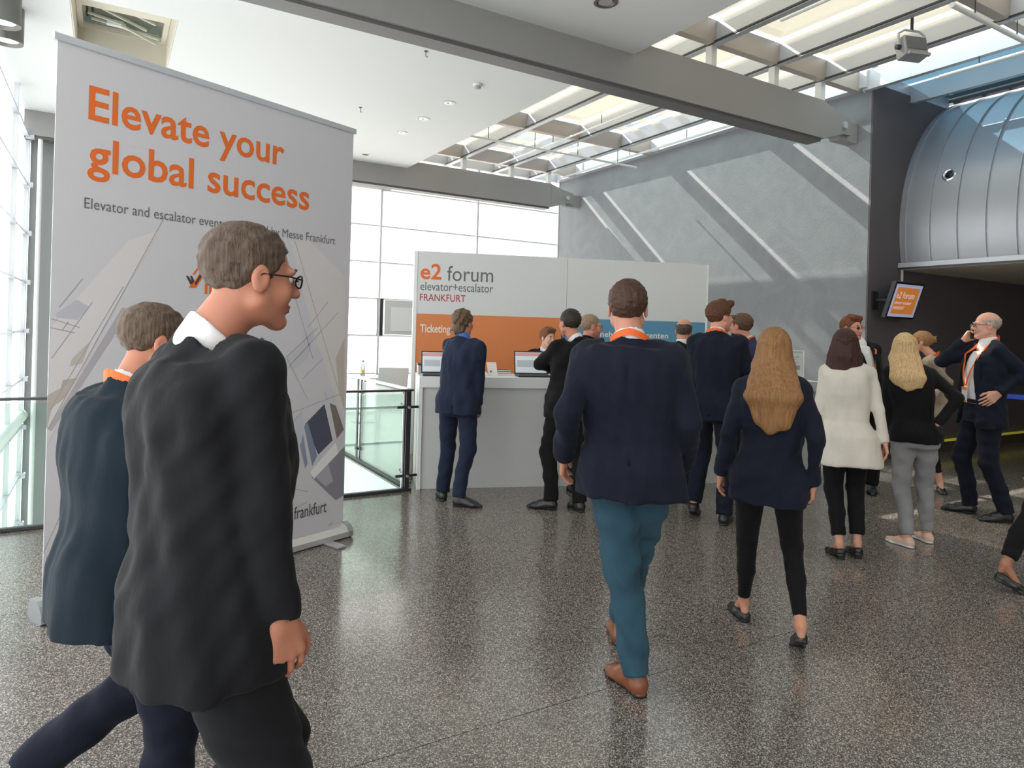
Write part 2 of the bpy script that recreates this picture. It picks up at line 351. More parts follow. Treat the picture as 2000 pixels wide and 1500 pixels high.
# window wall at the back, white screens
bw = empty('window_1'); bw['kind'] = 'structure'; bw['label'] = 'glowing white window wall behind the ticket desk'
YB = 12.45
rows = [-3.7, -2.0, -.62, .06, .71, 1.43, 2.13, 2.82, 3.51, 4.2, 5.05]; cols = [-.3, 2.37, 4.43, 6.49, 8.5]
M_MUL = mat('mullion', (228, 230, 232), .4, .1)
for i in range(len(cols)-1):
    for j in range(len(rows)-1):
        if j == 9 and cols[i] < 4.4: continue
        sheet('pane', M_PANE, bw, cols[i]+.02, cols[i+1]-.02, YB+.03, YB+.03, rows[j]+.012, rows[j+1]-.012)
        MB().box(cols[i]+.02, cols[i+1]-.02, YB, YB+.06, rows[j]-.012, rows[j]+.012).build('transom', M_MUL, bw)
for x in cols: MB().box(x-.02, x+.02, YB-.03, YB+.07, -3.7, 5.1).build('mullion', M_MUL, bw)
MB().box(4.40, 4.52, YB-.02, YB+.0, 1.43, 2.13).build('vent_flap', M_STEEL, bw)
MB().box(4.55, 6.46, YB-.02, YB, 1.45, 2.11).build('sash', mat('sash_grey', (214, 216, 214), .5), bw)
MB().box(4.68, 6.3, YB-.03, YB-.02, 1.52, 1.98).build('sash_screen', mat('sash_white', (240, 242, 242), .5), bw)
w = MB().box(8.5, 14.2, 12.55, 12.7, -3.7, 5.2).build('wall_back', M_GREYW); struct(w, 'outer back wall')
pil = MB().box(-.99, -.3, 11.9, 12.5, -3.7, CE).build('pillar', M_GREYW, bevel=.01); struct(pil, 'grey pillar beside the banner')

# glass facade on the left
fw = empty('window_2'); fw['kind'] = 'structure'; fw['label'] = 'tall white glass facade along the left side'
fy = [-6, -4, -2, 0, 2, 4, 6, 8.6, 10.4, 11.88]; fr = [-3.7, -2, -1.3, -.62, .06, .73, 1.4, 2.08, 2.76, 3.44, 4.12, 4.47]
for i in range(len(fy)-1):
    if fy[i+1] > 6.1:
        for j in range(len(fr)-1):
            sheet('pane', M_PANEL, fw, -1.05, -1.05, fy[i]+.03, fy[i+1]-.03, fr[j]+.015, fr[j+1]-.015)
            MB().box(-1.06, -.99, fy[i]+.03, fy[i+1]-.03, fr[j]-.015, fr[j]+.015).build('transom', M_ALU, fw)
    else:
        sheet('pane', M_PANEL, fw, -1.05, -1.05, fy[i]+.03, fy[i+1]-.03, 0, CE)
for y in fy: MB().box(-1.08, -1.0, y-.03, y+.03, -3.7, CE).build('mullion', M_WHITE, fw)
for z in fr[1:-1]: MB().box(-1.03, -.93, 11.6, 11.72, z-.03, z+.03).build('clamp', M_ALU, fw)
MB().tube([(-.86, 11.66, -3.7), (-.86, 11.66, CE)], .03, 10).build('post_tube', M_WHITE, fw, smooth=True)
pz = aty(42, 812, 11.8)
pt = MB().tube([(pz[0], 6.4, pz[2]), (pz[0], 11.95, pz[2])], .075, 16).build('pipe', mat('pipe_white', (214, 222, 220), .4), smooth=True)
tag(pt, 'thick white steel tube running through the stair void', 'pipe')

# ------------------------------------------------------------------ metal drum
DR, DX, DZ = 2.0, 11.2, 3.15
drum = empty('metal_drum', (DX, 0, DZ)); drum['kind'] = 'structure'; drum['label'] = 'curved silver metal drum with standing seams'
seamY = [5.28, 5.22]+[round(4.9-.33*k, 3) for k in range(33)]
angs = [math.radians(a) for a in np.linspace(194.5, 88, 30)]
def arc(y0, y1, r0, r1):
    vs = []; fs = []
    for a in angs:
        for r in (r0, r1):
            for y in (y0, y1): vs.append((r*math.cos(a), y, r*math.sin(a)))
    for k in range(len(angs)-1):
        b = k*4
        for p, q in ((0, 1), (1, 3), (3, 2), (2, 0)): fs.append((b+p, b+q, b+4+q, b+4+p))
    fs += [(0, 2, 3, 1), tuple(len(vs)-4+i for i in (0, 1, 3, 2))]
    return MB().add(vs, fs)
for i in range(len(seamY)-1):
    arc(seamY[i+1]+.004, seamY[i]-.004, DR-.01, DR).build('cladding_sheet', M_DRUM, drum, smooth=True)
    arc(seamY[i]-.009, seamY[i]+.009, DR-.01, DR+.022).build('seam', M_DRUM, drum, smooth=True)
MB().box(-DR-.03, -DR+.1, -5.9, 5.28, -.56, -.5).build('edge_rail', M_ALU, drum)
sf = MB().box(9.21, 14, -6, 5.28, 2.56, 2.6).build('ceiling', M_BEIGE); struct(sf, 'beige soffit under the metal drum')
MB().box(9.17, 9.21, -6, 5.28, 2.565, 2.59).build('edge', M_STEEL, sf)
dl = empty('drum_spotlight'); a0 = onplane(1856, 343, (9.33, 4, 3.8), (-.93, 0, .3)); th = math.atan2(a0[2]-DZ, a0[0]-DX)
dl.location = (DX+DR*math.cos(th), a0[1], DZ+DR*math.sin(th)); dl.rotation_euler = (0, math.pi/2-th, 0)
MB().lathe([(.05, -.03), (.085, -.01), (.085, .012), (.07, .02), (.055, .012), (.04, -.02)], n=24).build('ring', mat('chrome', (222, 224, 228), .2, .9), dl, smooth=True)
MB().lathe([(.045, -.03), (.045, .01), (.02, .016)], n=20).build('lens', mat('black_lens', (30, 28, 30), .2), dl)
tag(dl, 'round chrome spotlight set into the metal drum', 'spotlight')
# ================================================================== objects
class Frame:
    """an upright plane that starts at p0 on the floor and runs along the compass angle a (clockwise from +Y)"""
    def __init__(s, p0, p1=None, a=None):
        s.p0 = np.array(p0, float)
        u = (np.array(p1, float)-s.p0) if a is None else np.array([math.sin(math.radians(a)), math.cos(math.radians(a)), 0])
        u[2] = 0; s.u = u/np.linalg.norm(u); s.n = np.cross(s.u, [0, 0, 1.]); s.rz = math.atan2(s.u[1], s.u[0])
    def uz(s, x, y):
        q = onplane(x, y, s.p0, s.n); return float((q-s.p0)@s.u), float(q[2])
UX, UZ = (1, 0, 0), (0, 0, 1)
def decal(name, frame, px, m, parent, off, y0):
    pts = [frame.uz(*p) for p in px]
    return raw(name, [(u, y0-off, z) for u, z in pts], [tuple(range(len(pts)))], m, parent)
def stroke(frame, mb, pa, pb, w, yy):
    (u0, z0), (u1, z1) = frame.uz(*pa), frame.uz(*pb); L = math.hypot(u1-u0, z1-z0); nx, nz = -(z1-z0)/L*w/2, (u1-u0)/L*w/2
    mb.add([(u0+nx, yy, z0+nz), (u0-nx, yy, z0-nz), (u1-nx, yy, z1-nz), (u1+nx, yy, z1+nz)], [(0, 1, 2, 3)])

M_ORANGE = mat('print_orange', (226, 108, 40), .6); M_PGREY = mat('print_grey', (104, 102, 106), .6); M_PDARK = mat('print_dark', (64, 60, 62), .6)
# ---------------------------------------------------------------- roll-up banner
bf = Frame(atz(72, 1215), atz(672, 1045)); BL = 2.035
ban = empty('rollup_banner', bf.p0, bf.rz)
tag(ban, 'huge grey roll-up banner with orange headline behind the two walking men', 'banner')
fab = MB().box(.02, BL-.02, -.003, .003, .08, 3.06).build('banner_sheet', mat('banner_fabric', (206, 203, 207), .55, bump=.12, bscale=2.2, stretch=(3, 1, .4)), ban)
MB().box(.0, BL, -.014, .014, 3.06, 3.1).build('top_bar', M_ALU, ban, bevel=.004)
cas = [(-.085, .012), (-.085, .05), (-.055, .09), (-.01, .105), (.06, .105), (.085, .07), (.085, .012), (.06, .0), (-.06, .0)]
k = len(cas); vs_ = [(0.02, y, z) for y, z in cas]+[(BL-.02, y, z) for y, z in cas]
MB().add(vs_, [tuple(range(k))[::-1], tuple(range(k, 2*k))]+[(i, (i+1) % k, (i+1) % k+k, i+k) for i in range(k)]).build('cassette', mat('cassette_alu', (206, 204, 202), .35, .5), ban)
for x0 in (-.012, BL-.028):
    vs_ = [(x0, y*1.06, z*1.06) for y, z in cas]+[(x0+.04, y*1.06, z*1.06) for y, z in cas]
    MB().add(vs_, [tuple(range(k))[::-1], tuple(range(k, 2*k))]+[(i, (i+1) % k, (i+1) % k+k, i+k) for i in range(k)]).build('end_cap', mat('cap_grey', (150, 154, 156), .4, .3), ban)
for x0 in (.3, BL-.22): MB().box(x0-.035, x0+.035, -.24, .2, .0, .018).build('foot', mat('foot_grey', (190, 190, 190), .4, .4), ban, bevel=.006)
MB().tube([(BL/2, .05, .1), (BL/2, .05, 3.06)], .014, 10).build('pole', M_ALU, ban, smooth=True)
YF = -.0042
text_mesh('headline', 'Elevate your', 1.235, M_ORANGE, fab, (.176, YF, 2.69), UX, UZ, .178, bold=.016)
text_mesh('headline', 'global success', 1.45, M_ORANGE, fab, (.178, YF, 2.418), UX, UZ, .178, bold=.016)
text_mesh('subtitle', 'Elevator and escalator events presented by Messe Frankfurt', 1.70, M_PGREY, fab, (.168, YF, 2.2), UX, UZ, .058)
text_mesh('logo_lettering', 'e2', .165, M_ORANGE, fab, (.75, YF, 1.42), UX, UZ, .125, bold=.018)
text_mesh('logo_lettering', 'forum', .36, M_PGREY, fab, (.94, YF, 1.42), UX, UZ, .125)
text_mesh('logo_lettering', 'elevator+escalator', .55, M_PGREY, fab, (.752, YF, 1.352), UX, UZ, .062)
text_mesh('logo_lettering', 'messe frankfurt', .50, M_PDARK, fab, (1.355, YF, .213), UX, UZ, .088, bold=.004)
# emblem: hook of an arrow, slanted bars, triangle and letters
def lg(x, y): return (340+x/12.5, 480+y/12.5)
decal('emblem', bf, [lg(*p) for p in ((350, 1030), (420, 880), (500, 850), (760, 420), (930, 400), (530, 1030))], M_ORANGE, fab, .0002, YF)
decal('emblem', bf, [lg(*p) for p in ((440, 700), (715, 280), (790, 400), (660, 470), (500, 700))], M_ORANGE, fab, .0003, YF)
decal('emblem', bf, [lg(*p) for p in ((480, 930), (800, 430), (870, 430), (530, 960))], M_PDARK, fab, .0006, YF)
decal('emblem', bf, [lg(*p) for p in ((280, 735), (330, 735), (420, 860), (380, 735), (430, 735), (490, 870), (440, 930), (385, 945))], M_PDARK, fab, .0007, YF)
decal('emblem', bf, [lg(*p) for p in ((870, 560), (755, 735), (985, 745))], M_PDARK, fab, .0003, YF)
e0 = bf.uz(*lg(735, 1160)); e1 = bf.uz(*lg(735, 780)); e2_ = bf.uz(*lg(1030, 1170))
text_mesh('logo_lettering', 'IE', e2_[0]-e0[0], M_ORANGE, fab, (e0[0], YF, e0[1]), UX, UZ, e1[1]-e0[1], bold=.03)
text_mesh('logo_lettering', 'E', .09, M_ORANGE, fab, (e2_[0]+.02, YF, e0[1]), UX, UZ, e1[1]-e0[1], bold=.03)
# faint drawing of an escalator hall
art = [((216, 211, 211), [(91, 870), (99, 640), (250, 470), (310, 450), (180, 680)]), ((214, 209, 208), [(673, 540), (673, 830), (612, 650), (566, 470), (600, 465)]), ((206, 203, 206), [(84, 1150), (92, 980), (150, 960), (118, 1085)]),
       ((178, 172, 178), [(93, 838), (238, 600), (255, 605), (100, 842)]), ((196, 186, 180), [(140, 700), (178, 664), (160, 710), (135, 716)]), ((184, 172, 164), [(122, 742), (150, 738), (128, 775), (110, 790)]),
       ((188, 178, 170), [(92, 772), (150, 740), (100, 800), (90, 838)]), ((196, 188, 182), [(84, 1129), (147, 978), (119, 1070), (84, 1143)]), ((190, 188, 196), [(108, 612), (150, 585), (175, 600), (150, 625), (110, 620)]),
       ((198, 196, 202), [(560, 700), (615, 640), (600, 700), (570, 725)]), ((196, 182, 172), [(655, 700), (672, 660), (672, 800), (662, 770)]),
       ((206, 204, 208), [(590, 832), (638, 781), (664, 858), (607, 917)]), ((78, 80, 98), [(595, 828), (633, 789), (649, 860), (621, 888)]), ((128, 138, 158), [(593, 833), (600, 824), (619, 890), (609, 910)]),
       ((124, 112, 106), [(643, 787), (655, 792), (671, 839), (657, 857)]), ((140, 148, 166), [(585, 870), (591, 848), (600, 905), (595, 915)]), ((136, 133, 142), [(608, 932), (655, 977), (671, 967), (673, 871), (657, 887), (630, 915)]), ((170, 168, 176), [(613, 930), (640, 905), (650, 940), (635, 950)]),
       ((232, 230, 230), [(605, 921), (655, 864), (660, 885), (612, 935)]), ((196, 198, 206), [(562, 838), (590, 802), (592, 830), (588, 865)]), ((174, 176, 190), [(634, 1032), (648, 1018), (647, 1030)])]
for i, (c, px) in enumerate(art): decal('artwork', bf, px, mat('print_%d_%d_%d' % c, c, .6), fab, .00005*(i+1), YF+.0004)
m1 = MB()
for a, b in (((93, 838), (320, 425)), ((97, 800), (240, 560)), ((100, 700), (180, 590)), ((99, 622), (155, 640)), ((98, 640), (145, 650)), ((115, 600), (160, 545)), ((84, 1080), (147, 940)), ((121, 645), (133, 628)),
             ((672, 800), (575, 470)), ((560, 720), (660, 610)), ((555, 700), (620, 640)), ((590, 740), (630, 700)), ((600, 640), (640, 590)), ((662, 770), (560, 810)), ((560, 700), (600, 780)), ((560, 838), (590, 802)), ((634, 765), (640, 790)), ((550, 950), (600, 960)),
             ((600, 980), (560, 1000)), ((570, 560), (610, 700))):
    m1 = MB(); stroke(bf, m1, a, b, .005, YF-.0001); m1.build('drawn_line', mat('print_line', (168, 164, 168), .6), fab)

# ---------------------------------------------------------------- sign wall
sg = Frame(atz(806, 887), a=110.6); SL = 3.9
sign = empty('sign_wall', sg.p0, sg.rz); tag(sign, 'freestanding exhibition wall lettered e2 forum above the ticket counter', 'sign')
M_SGREY = mat('sign_white', (214, 214, 214), .5); M_SOR = mat('sign_orange', (218, 130, 76), .5); M_SBL = mat('sign_blue', (88, 142, 176), .5)
for x0, x1 in ((0, 1.945), (1.949, SL)):
    MB().box(x0, x1, 0, .06, 1.7785, 2.57).build('header_panel', M_SGREY, sign)
MB().box(0, 1.885, 0, .06, 0.0, 1.778).build('orange_panel', M_SOR, sign)
MB().box(1.905, SL, 0, .06, 0.0, 1.778).build('blue_panel', M_SBL, sign)
MB().box(-.045, -.002, -.005, .3, 0, 2.57).build('side_post', M_WHITE, sign)
MB().box(SL+.002, SL+.03, -.005, .1, 0, 2.57).build('side_post', M_WHITE, sign)
MB().box(1.886, 1.904, .01, .055, 0, 1.778).build('joint_profile', M_STEEL, sign)
MB().box(SL+.03, SL+.14, -.02, .02, 2.0, 2.025).build('bracket_arm', M_WHITE, sign)
def st(x, y): return sg.uz(x, y)
def stext(body, x0, x1, yb, yt, m, bold=0.):
    a = st(x0, yb); b = st(x1, yb); c = st(x0, yt)
    text_mesh('lettering', body, b[0]-a[0], m, sign, (a[0], -.0012, a[1]), UX, UZ, c[1]-a[1], bold=bold)
stext('e2', 821, 862, 544, 515, M_ORANGE, .018)
stext('forum', 873, 963, 548, 519, M_PGREY, .0)
stext('elevator+escalator', 821, 963, 566.5, 550, M_PGREY)
stext('FRANKFURT', 820, 909, 587, 573.5, mat('print_red', (176, 56, 72), .6), .005)
stext('Ticketing', 820, 879, 648.5, 633.5, mat('print_white', (236, 228, 220), .6), .015)
stext('Teilnehmer/Referenten', 1145, 1305, 657, 646, MATS['print_white'], .012)

# ---------------------------------------------------------------- counter
cf = Frame(atz(813, 957), atz(1410, 945)); CL = 4.5
ctr = empty('ticket_counter', cf.p0, cf.rz); tag(ctr, 'long grey-white ticket counter in front of the orange sign wall', 'counter')
M_CTR = mat('counter_grey', (204, 204, 202), .5, var=.01)
MB().box(.04, CL-.04, .03, .5, 0, 1.01).build('front_body', M_CTR, ctr, bevel=.003)
MB().box(0.0, CL, 0, .6, 1.01, 1.12).build('worktop', M_WHITE, ctr, bevel=.004)
MB().box(0.0, .038, .005, .6, 0, 1.01).build('side_panel', M_WHITE, ctr, bevel=.003)
MB().box(CL-.038, CL, .005, .6, 0, 1.01).build('side_panel', M_WHITE, ctr, bevel=.003)
MB().tube([(3.4, .02, .03), (CL, .02, .03)], .02, 8).build('foot_rail', mat('bright_alu', (226, 226, 226), .3, .4), ctr)
def onctr(px, py, z=1.12):
    q = onplane(px, py, cf.p0, cf.n); return float((q-cf.p0)@cf.u)
def cpt(u, v, z): return tuple(cf.p0 + cf.u*u - cf.n*v*1.0 + np.array([0, 0, z]))   # v = depth away from the viewer
if np.dot(-cf.n, vF) < 0: cf.n = -cf.n

def laptop(u, v, w, h, label, tilt=14):
    t = empty('laptop', cpt(u, v, 1.12), cf.rz)
    MB().box(-w/2, w/2, -.2, .02, .002, .02).build('base', mat('laptop_black', (52, 50, 52), .4), t, bevel=.004)
    kb = MB()
    for r in range(5):
        for c in range(11): kb.box(-w/2+.03+c*(w-.06)/11, -w/2+.03+(c+.8)*(w-.06)/11, -.02-r*.026-.02, -.02-r*.026, .02, .0225)
    kb.build('keyboard', mat('key_dark', (38, 38, 40), .5), t)
    tl = math.radians(tilt); e = lambda x, d, z: (x, .02+d*math.cos(tl)+z*math.sin(tl), .02+z*math.cos(tl)-d*math.sin(tl))
    def slab(x0, x1, d0, d1, z0, z1): return MB().add([e(x, d, z) for d in (d0, d1) for x, z in ((x0, z0), (x1, z0), (x1, z1), (x0, z1))], [(0, 1, 2, 3), (7, 6, 5, 4), (0, 4, 5, 1), (1, 5, 6, 2), (2, 6, 7, 3), (3, 7, 4, 0)])
    lid = slab(-w/2, w/2, 0, .012, 0, h).build('lid', MATS['laptop_black'], t)
    slab(-w/2+.012, w/2-.012, -.001, 0, .014, h-.014).build('screen', mat('screen_pale', (206, 214, 216), .25, emit=.25), lid)
    slab(-w/2+.012, w/2-.012, -.0016, -.001, h-.055, h-.02).build('screen_banner', mat('screen_red', (206, 150, 152), .3, emit=.2), lid)
    slab(-w/2+.03, w/2*.3, -.0016, -.001, h*.3, h*.6).build('screen_window', mat('screen_grey', (176, 182, 186), .3, emit=.2), lid)
    slab(-w/2, w/2, -.004, 0, 0, .012).build('hinge', MATS['laptop_black'], lid)
    tag(t, label, 'laptop', 'laptops on the ticket counter'); return t
laptop(onctr(848, 728)+.04, .22, .3, .23, 'open laptop at the end of the counter near the glass railing')
laptop(onctr(1046, 733)+.02, .26, .36, .25, 'open laptop on the counter in front of the young clerk')
t = empty('card_stand', cpt(onctr(970, 728), .2, 1.12), cf.rz)
MB().add([(-.05, 0, 0), (.05, 0, 0), (.04, .06, .14), (-.06, .06, .14), (-.05, .004, 0), (.05, .004, 0), (.04, .064, .14), (-.06, .064, .14)], [(0, 1, 2, 3), (7, 6, 5, 4), (0, 4, 5, 1), (1, 5, 6, 2), (2, 6, 7, 3), (3, 7, 4, 0)]).build('card', mat('paper', (236, 232, 226), .7), t)
MB().box(-.05, .05, .0, .09, 0, .005).build('stand_base', MATS['paper'], t)
MB().add([(-.03, .012, .035), (-.01, .012, .035), (-.012, .02, .055), (-.032, .02, .055), (.01, .03, .08), (.03, .03, .08), (.028, .036, .095), (.008, .036, .095)], [(0, 1, 2, 3)]).build('printed_mark', M_PGREY, t)
tag(t, 'small white tilted card stand on the ticket counter', 'card stand')
t = empty('card_box', cpt(onctr(949, 728), .18, 1.12), cf.rz)
MB().box(-.045, .045, 0, .06, 0, .035).build('box_body', MATS['paper'], t, bevel=.003); MB().box(-.04, .04, .006, .054, .035, .042).build('cards', M_WHITE, t)
tag(t, 'little white box of cards on the counter beside the card stand', 'box')
for i, (w_, c, lb) in enumerate((((.2, .15), (226, 214, 190), 'cream notebook at the bottom of the stack beside the laptop'), ((.17, .14), (120, 128, 136), 'grey-blue notebook in the middle of the stack beside the laptop'), ((.15, .12), (70, 66, 66), 'dark notebook on top of the stack beside the laptop'))):
    z0 = 1.12+.02*i; nb = empty('notebook', cpt(onctr(1012, 730)-.1, .38, z0), cf.rz+.1*i)
    MB().box(-w_[0]/2, w_[0]/2, -w_[1]/2, w_[1]/2, 0, .019).build('cover', mat('notebook_%d' % i, c, .6), nb, bevel=.003)
    MB().box(-w_[0]/2+.004, w_[0]/2+.001, -w_[1]/2-.001, w_[1]/2-.004, .004, .015).build('pages', MATS['paper'], nb)
    tag(nb, lb, 'notebook', 'notebooks stacked on the counter')
t = empty('desk_printer', cpt(-.03, .46, 1.12), cf.rz)
MB().box(.04, .13, -.1, .1, 0, .09).build('housing', mat('printer_grey', (168, 178, 184), .5), t, bevel=.006)
MB().box(.035, .135, -.11, .1, .09, .11).build('paper_tray', mat('tray_dark', (70, 70, 74), .5), t, bevel=.004)
tag(t, 'grey desk printer with dark tray at the counter end', 'printer')
t = empty('brochure_stand', cpt(onctr(1570, 742), .18, 1.12), cf.rz)
MB().box(-.13, .13, -.05, .05, 0, .006).build('stand_base', MATS['paper'], t)
MB().box(-.11, .11, .0, .004, .02, .31).build('sheet', mat('sheet_white', (226, 226, 226), .6), t)
for x0 in (-.12, .12): MB().tube([(x0, 0, 0), (x0, 0, .34)], .006, 8).build('post', M_WHITE, t)
MB().tube([(-.12, 0, .335), (.12, 0, .335)], .006, 8).build('crossbar', M_WHITE, t)
pr = MB()
for i, (x0, x1, z0, z1) in enumerate(((-.08, .06, .26, .27), (-.08, .02, .235, .243), (-.08, .05, .2, .206), (.0, .07, .12, .17), (-.08, -.02, .1, .16), (-.07, .06, .05, .058))): pr.box(x0, x1, -.0015, 0, z0, z1)
pr.build('printing', mat('print_pale', (166, 166, 170), .6), t)
tag(t, 'white sheet in a wire brochure stand between the two women walking and waiting', 'brochure stand')

# ---------------------------------------------------------------- glass railings
def railing(name, a, b, posts, label, cat='railing', handrail=False):
    a = np.array(a); b = np.array(b); L = float(np.linalg.norm(b-a)); u = (b-a)/L
    t = empty('glass_railing', (a[0], a[1], 0), math.atan2(u[1], u[0])); tag(t, label, cat, 'glass railings around the stair void')
    for i, x in enumerate(posts):
        for s in (-1, 1): MB().box(x-.025, x+.025, s*.022-.006, s*.022+.006, .0, .975).build('post', M_STEEL, t, bevel=.002)
        for z in (.15, .82):
            c = MB().tube([(x, -.05, z), (x, .05, z)], .012, 8).build('clamp', M_ALU, t)
            MB().box(x-.11, x+.11, -.012, .012, z-.012, z+.012).build('clamp_arm', M_STEEL, t)
        if i < len(posts)-1:
            MB().box(x+.05, posts[i+1]-.05, -.006, .006, .035, .95).build('pane', M_RAILG, t)
    MB().box(0, L, -.03, .03, .975, .995).build('top_rail', M_STEEL if not handrail else mat('rail_silver', (206, 208, 208), .35, .4), t, bevel=.004)
    MB().box(0, L, -.03, .03, .002, .03).build('floor_rail', M_STEEL, t, bevel=.004)
    return t
railing('near', (VX0+.02, VY0-.05), (VX1+.04, VY0-.05), [.04, 1.2, 2.37, 3.53], 'glass railing across the near side of the stair void, ending at a dark post')
railing('far', (VX1+.04, VY0+.02), (VX1+.04, 12.2), [.0+.1, 1.55, 3.0, 4.4, 5.8], 'glass railing running back along the stair void to the windows', handrail=True)

# ---------------------------------------------------------------- things behind the railing
t = empty('white_table', (3.75, 11.1, 0))
MB().lathe([(.38, .735), (.4, .74), (.4, .755), (.39, .76)], n=32).build('table_top', M_WHITE, t, smooth=True)
MB().lathe([(.2, 0), (.2, .012), (.03, .03), (.025, .735)], n=20).build('pedestal', M_ALU, t, smooth=True)
tag(t, 'white round bistro table by the bright windows', 'table')
t = empty('drink_bottle', (3.74, 11.2, .76))
MB().lathe([(.034, 0), (.036, .01), (.036, .13), (.03, .16), (.014, .2), (.013, .245)], n=16).build('glass_body', glassmat('bottle_glass', (196, 214, 222), 1.2), t, smooth=True)
MB().lathe([(.0368, .04), (.0368, .1)], n=16).build('label_band', mat('label_amber', (226, 176, 96), .5), t, smooth=True)
MB().lathe([(.0155, .235), (.0155, .262), (.013, .265)], n=12).build('cap', mat('cap_blue', (70, 110, 140), .4), t, smooth=True)
tag(t, 'small glass bottle with amber label standing on the white table', 'bottle')
t = empty('white_chair', (3.42, 9.0, 0), math.radians(-25))
MB().add([(-.2, -.02, .44), (.2, -.02, .44), (.24, -.1, 1.04), (-.17, -.1, 1.04), (-.2, .01, .44), (.2, .01, .44), (.24, -.075, 1.04), (-.17, -.075, 1.04)], [(0, 1, 2, 3), (7, 6, 5, 4), (0, 4, 5, 1), (1, 5, 6, 2), (2, 6, 7, 3), (3, 7, 4, 0)]).build('backrest', mat('chair_grey', (198, 200, 200), .5), t, bevel=.006)
MB().box(-.2, .2, 0, .42, .42, .45).build('seat', MATS['chair_grey'], t, bevel=.008)
for sx in (-.18, .18):
    for sy in (.03, .38): MB().tube([(sx, sy, .42), (sx*1.1, sy, 0)], .012, 8).build('leg', M_ALU, t)
tag(t, 'pale grey chair with tall backrest beyond the glass railing', 'chair')
t = MB().tube([tuple(atz(x, y)+np.array([0, 0, z])) for x, y, z in ((798, 930, .02), (803, 926, .03), (804, 934, .015), (799, 940, .012), (802, 944, .012))], .008, 8).build('power_cable', mat('cable_black', (36, 36, 38), .5), smooth=True)
tag(t, 'black power cable lying between railing post and counter', 'cable')

# ---------------------------------------------------------------- wall monitor
tp = aty(1768, 588, 5.02); t = empty('wall_monitor', tuple(tp)); tag(t, 'tilted wall monitor showing an orange e2 forum slide on the dark wall', 'monitor')
TI = math.radians(17)
def tv(x, d, z): return (x, d*math.cos(TI)-z*math.sin(TI), z*math.cos(TI)+d*math.sin(TI))
def tslab(x0, x1, d0, d1, z0, z1): return MB().add([tv(x, d, z) for d in (d0, d1) for x, z in ((x0, z0), (x1, z0), (x1, z1), (x0, z1))], [(0, 1, 2, 3), (7, 6, 5, 4), (0, 4, 5, 1), (1, 5, 6, 2), (2, 6, 7, 3), (3, 7, 4, 0)])
W2, H2 = .325, .245
bz = tslab(-W2, W2, 0, .06, -H2, H2).build('housing', mat('monitor_black', (34, 34, 38), .35), t, bevel=.008)
scr = tslab(-W2+.03, W2-.03, -.002, 0, -H2+.03, H2-.03).build('screen', mat('screen_lavender', (182, 186, 214), .3, emit=.3), t)
tslab(-W2+.075, W2-.075, -.0032, -.002, -H2+.07, H2-.07).build('slide', mat('slide_orange', (216, 132, 60), .3, emit=.3), scr)
ut = np.array([1, 0, 0]); uzt = np.array(tv(0, 0, 1))
for body, w_, z, h_ in (('e2 forum', .4, .03, .085), ('elevator+escalator', .38, -.045, .04), ('FRANKFURT', .25, -.115, .04)):
    text_mesh('slide_lettering', body, w_, mat('slide_white', (226, 220, 232), .4, emit=.3), scr, tv(-W2+.095, -.0036, z), ut, uzt, h_, bold=.01)
MB().tube([(-.25, .28, 0), (-.25, .04, 0)], .02, 8).build('mount_arm', M_STEEL, t)
MB().box(-.33, -.2, .24, .275, -.12, .12).build('mount_plate', M_STEEL, t)
cd = MB().tube([(aty(1762, 520, 5.27)[0], 5.27, 2.6), (aty(1762, 552, 5.27)[0], 5.27, 2.15)], .018, 10).build('cable_conduit', mat('conduit_white', (206, 202, 200), .5))
tag(cd, 'thin white cable conduit running from the drum edge down to the monitor', 'conduit')

# ---------------------------------------------------------------- belt barrier
def stanchion(x, y, label):
    s = empty('barrier_post', (x, y, 0))
    MB().lathe([(.16, 0), (.16, .015), (.12, .03), (.03, .04)], n=24).build('base', M_ALU, s, smooth=True)
    MB().lathe([(.03, .03), (.03, .94)], n=16).build('pole', M_ALU, s, smooth=True)
    MB().lathe([(.036, .9), (.036, 1.0), (.03, 1.02)], n=16).build('belt_head', M_STEEL, s, smooth=True)
    tag(s, label, 'barrier post', 'belt barrier posts'); return s
stanchion(9.4, 4.95, 'silver barrier post behind the woman in the beige blazer')
stanchion(9.5, 3.72, 'silver barrier post at the edge of view by the man on the phone')
bt = MB().bar((9.404, 4.91, .965), (9.496, 3.76, .965), .004, .055).build('barrier_belt', mat('belt_blue', (44, 84, 206), .5))
tag(bt, 'blue barrier belt stretched between two posts before the dark wall', 'barrier belt')

# ---------------------------------------------------------------- ceiling fittings
for i, (x, y) in enumerate(((714, 302), (784, 259), (826, 232), (875, 201))):
    p = atz(x, y, CE); t = empty('downlight', tuple(p))
    MB().lathe([(.06, .03), (.09, -.001), (.095, -.006), (.075, -.008), (.06, .0)], n=24).build('ring', M_WHITE, t, smooth=True)
    MB().lathe([(.055, -.004), (.055, .02)], n=18).build('reflector', mat('reflector', (200, 200, 196), .2, .7), t)
    MB().lathe([(.02, -.007), (.02, .0)], n=12).build('lamp', mat('lamp_dark', (120, 118, 112), .3), t)
    tag(t, ('round ceiling downlight closest to the window wall', 'round ceiling downlight, second from the window wall', 'round ceiling downlight, third from the window wall', 'round ceiling downlight next to the smoke detector')[i], 'downlight', 'downlights in a row in the white ceiling')
p = atz(933, 165, CE); t = empty('smoke_detector', tuple(p))
MB().lathe([(.055, 0), (.055, -.015), (.05, -.02)][::-1], n=24).build('base', M_WHITE, t, smooth=True); MB().lathe([(.02, -.055), (.035, -.05), (.04, -.02)], n=20).build('sensor_head', mat('detector_grey', (170, 170, 168), .5), t, smooth=True)
tag(t, 'white smoke detector on the ceiling near the skylight', 'smoke detector')
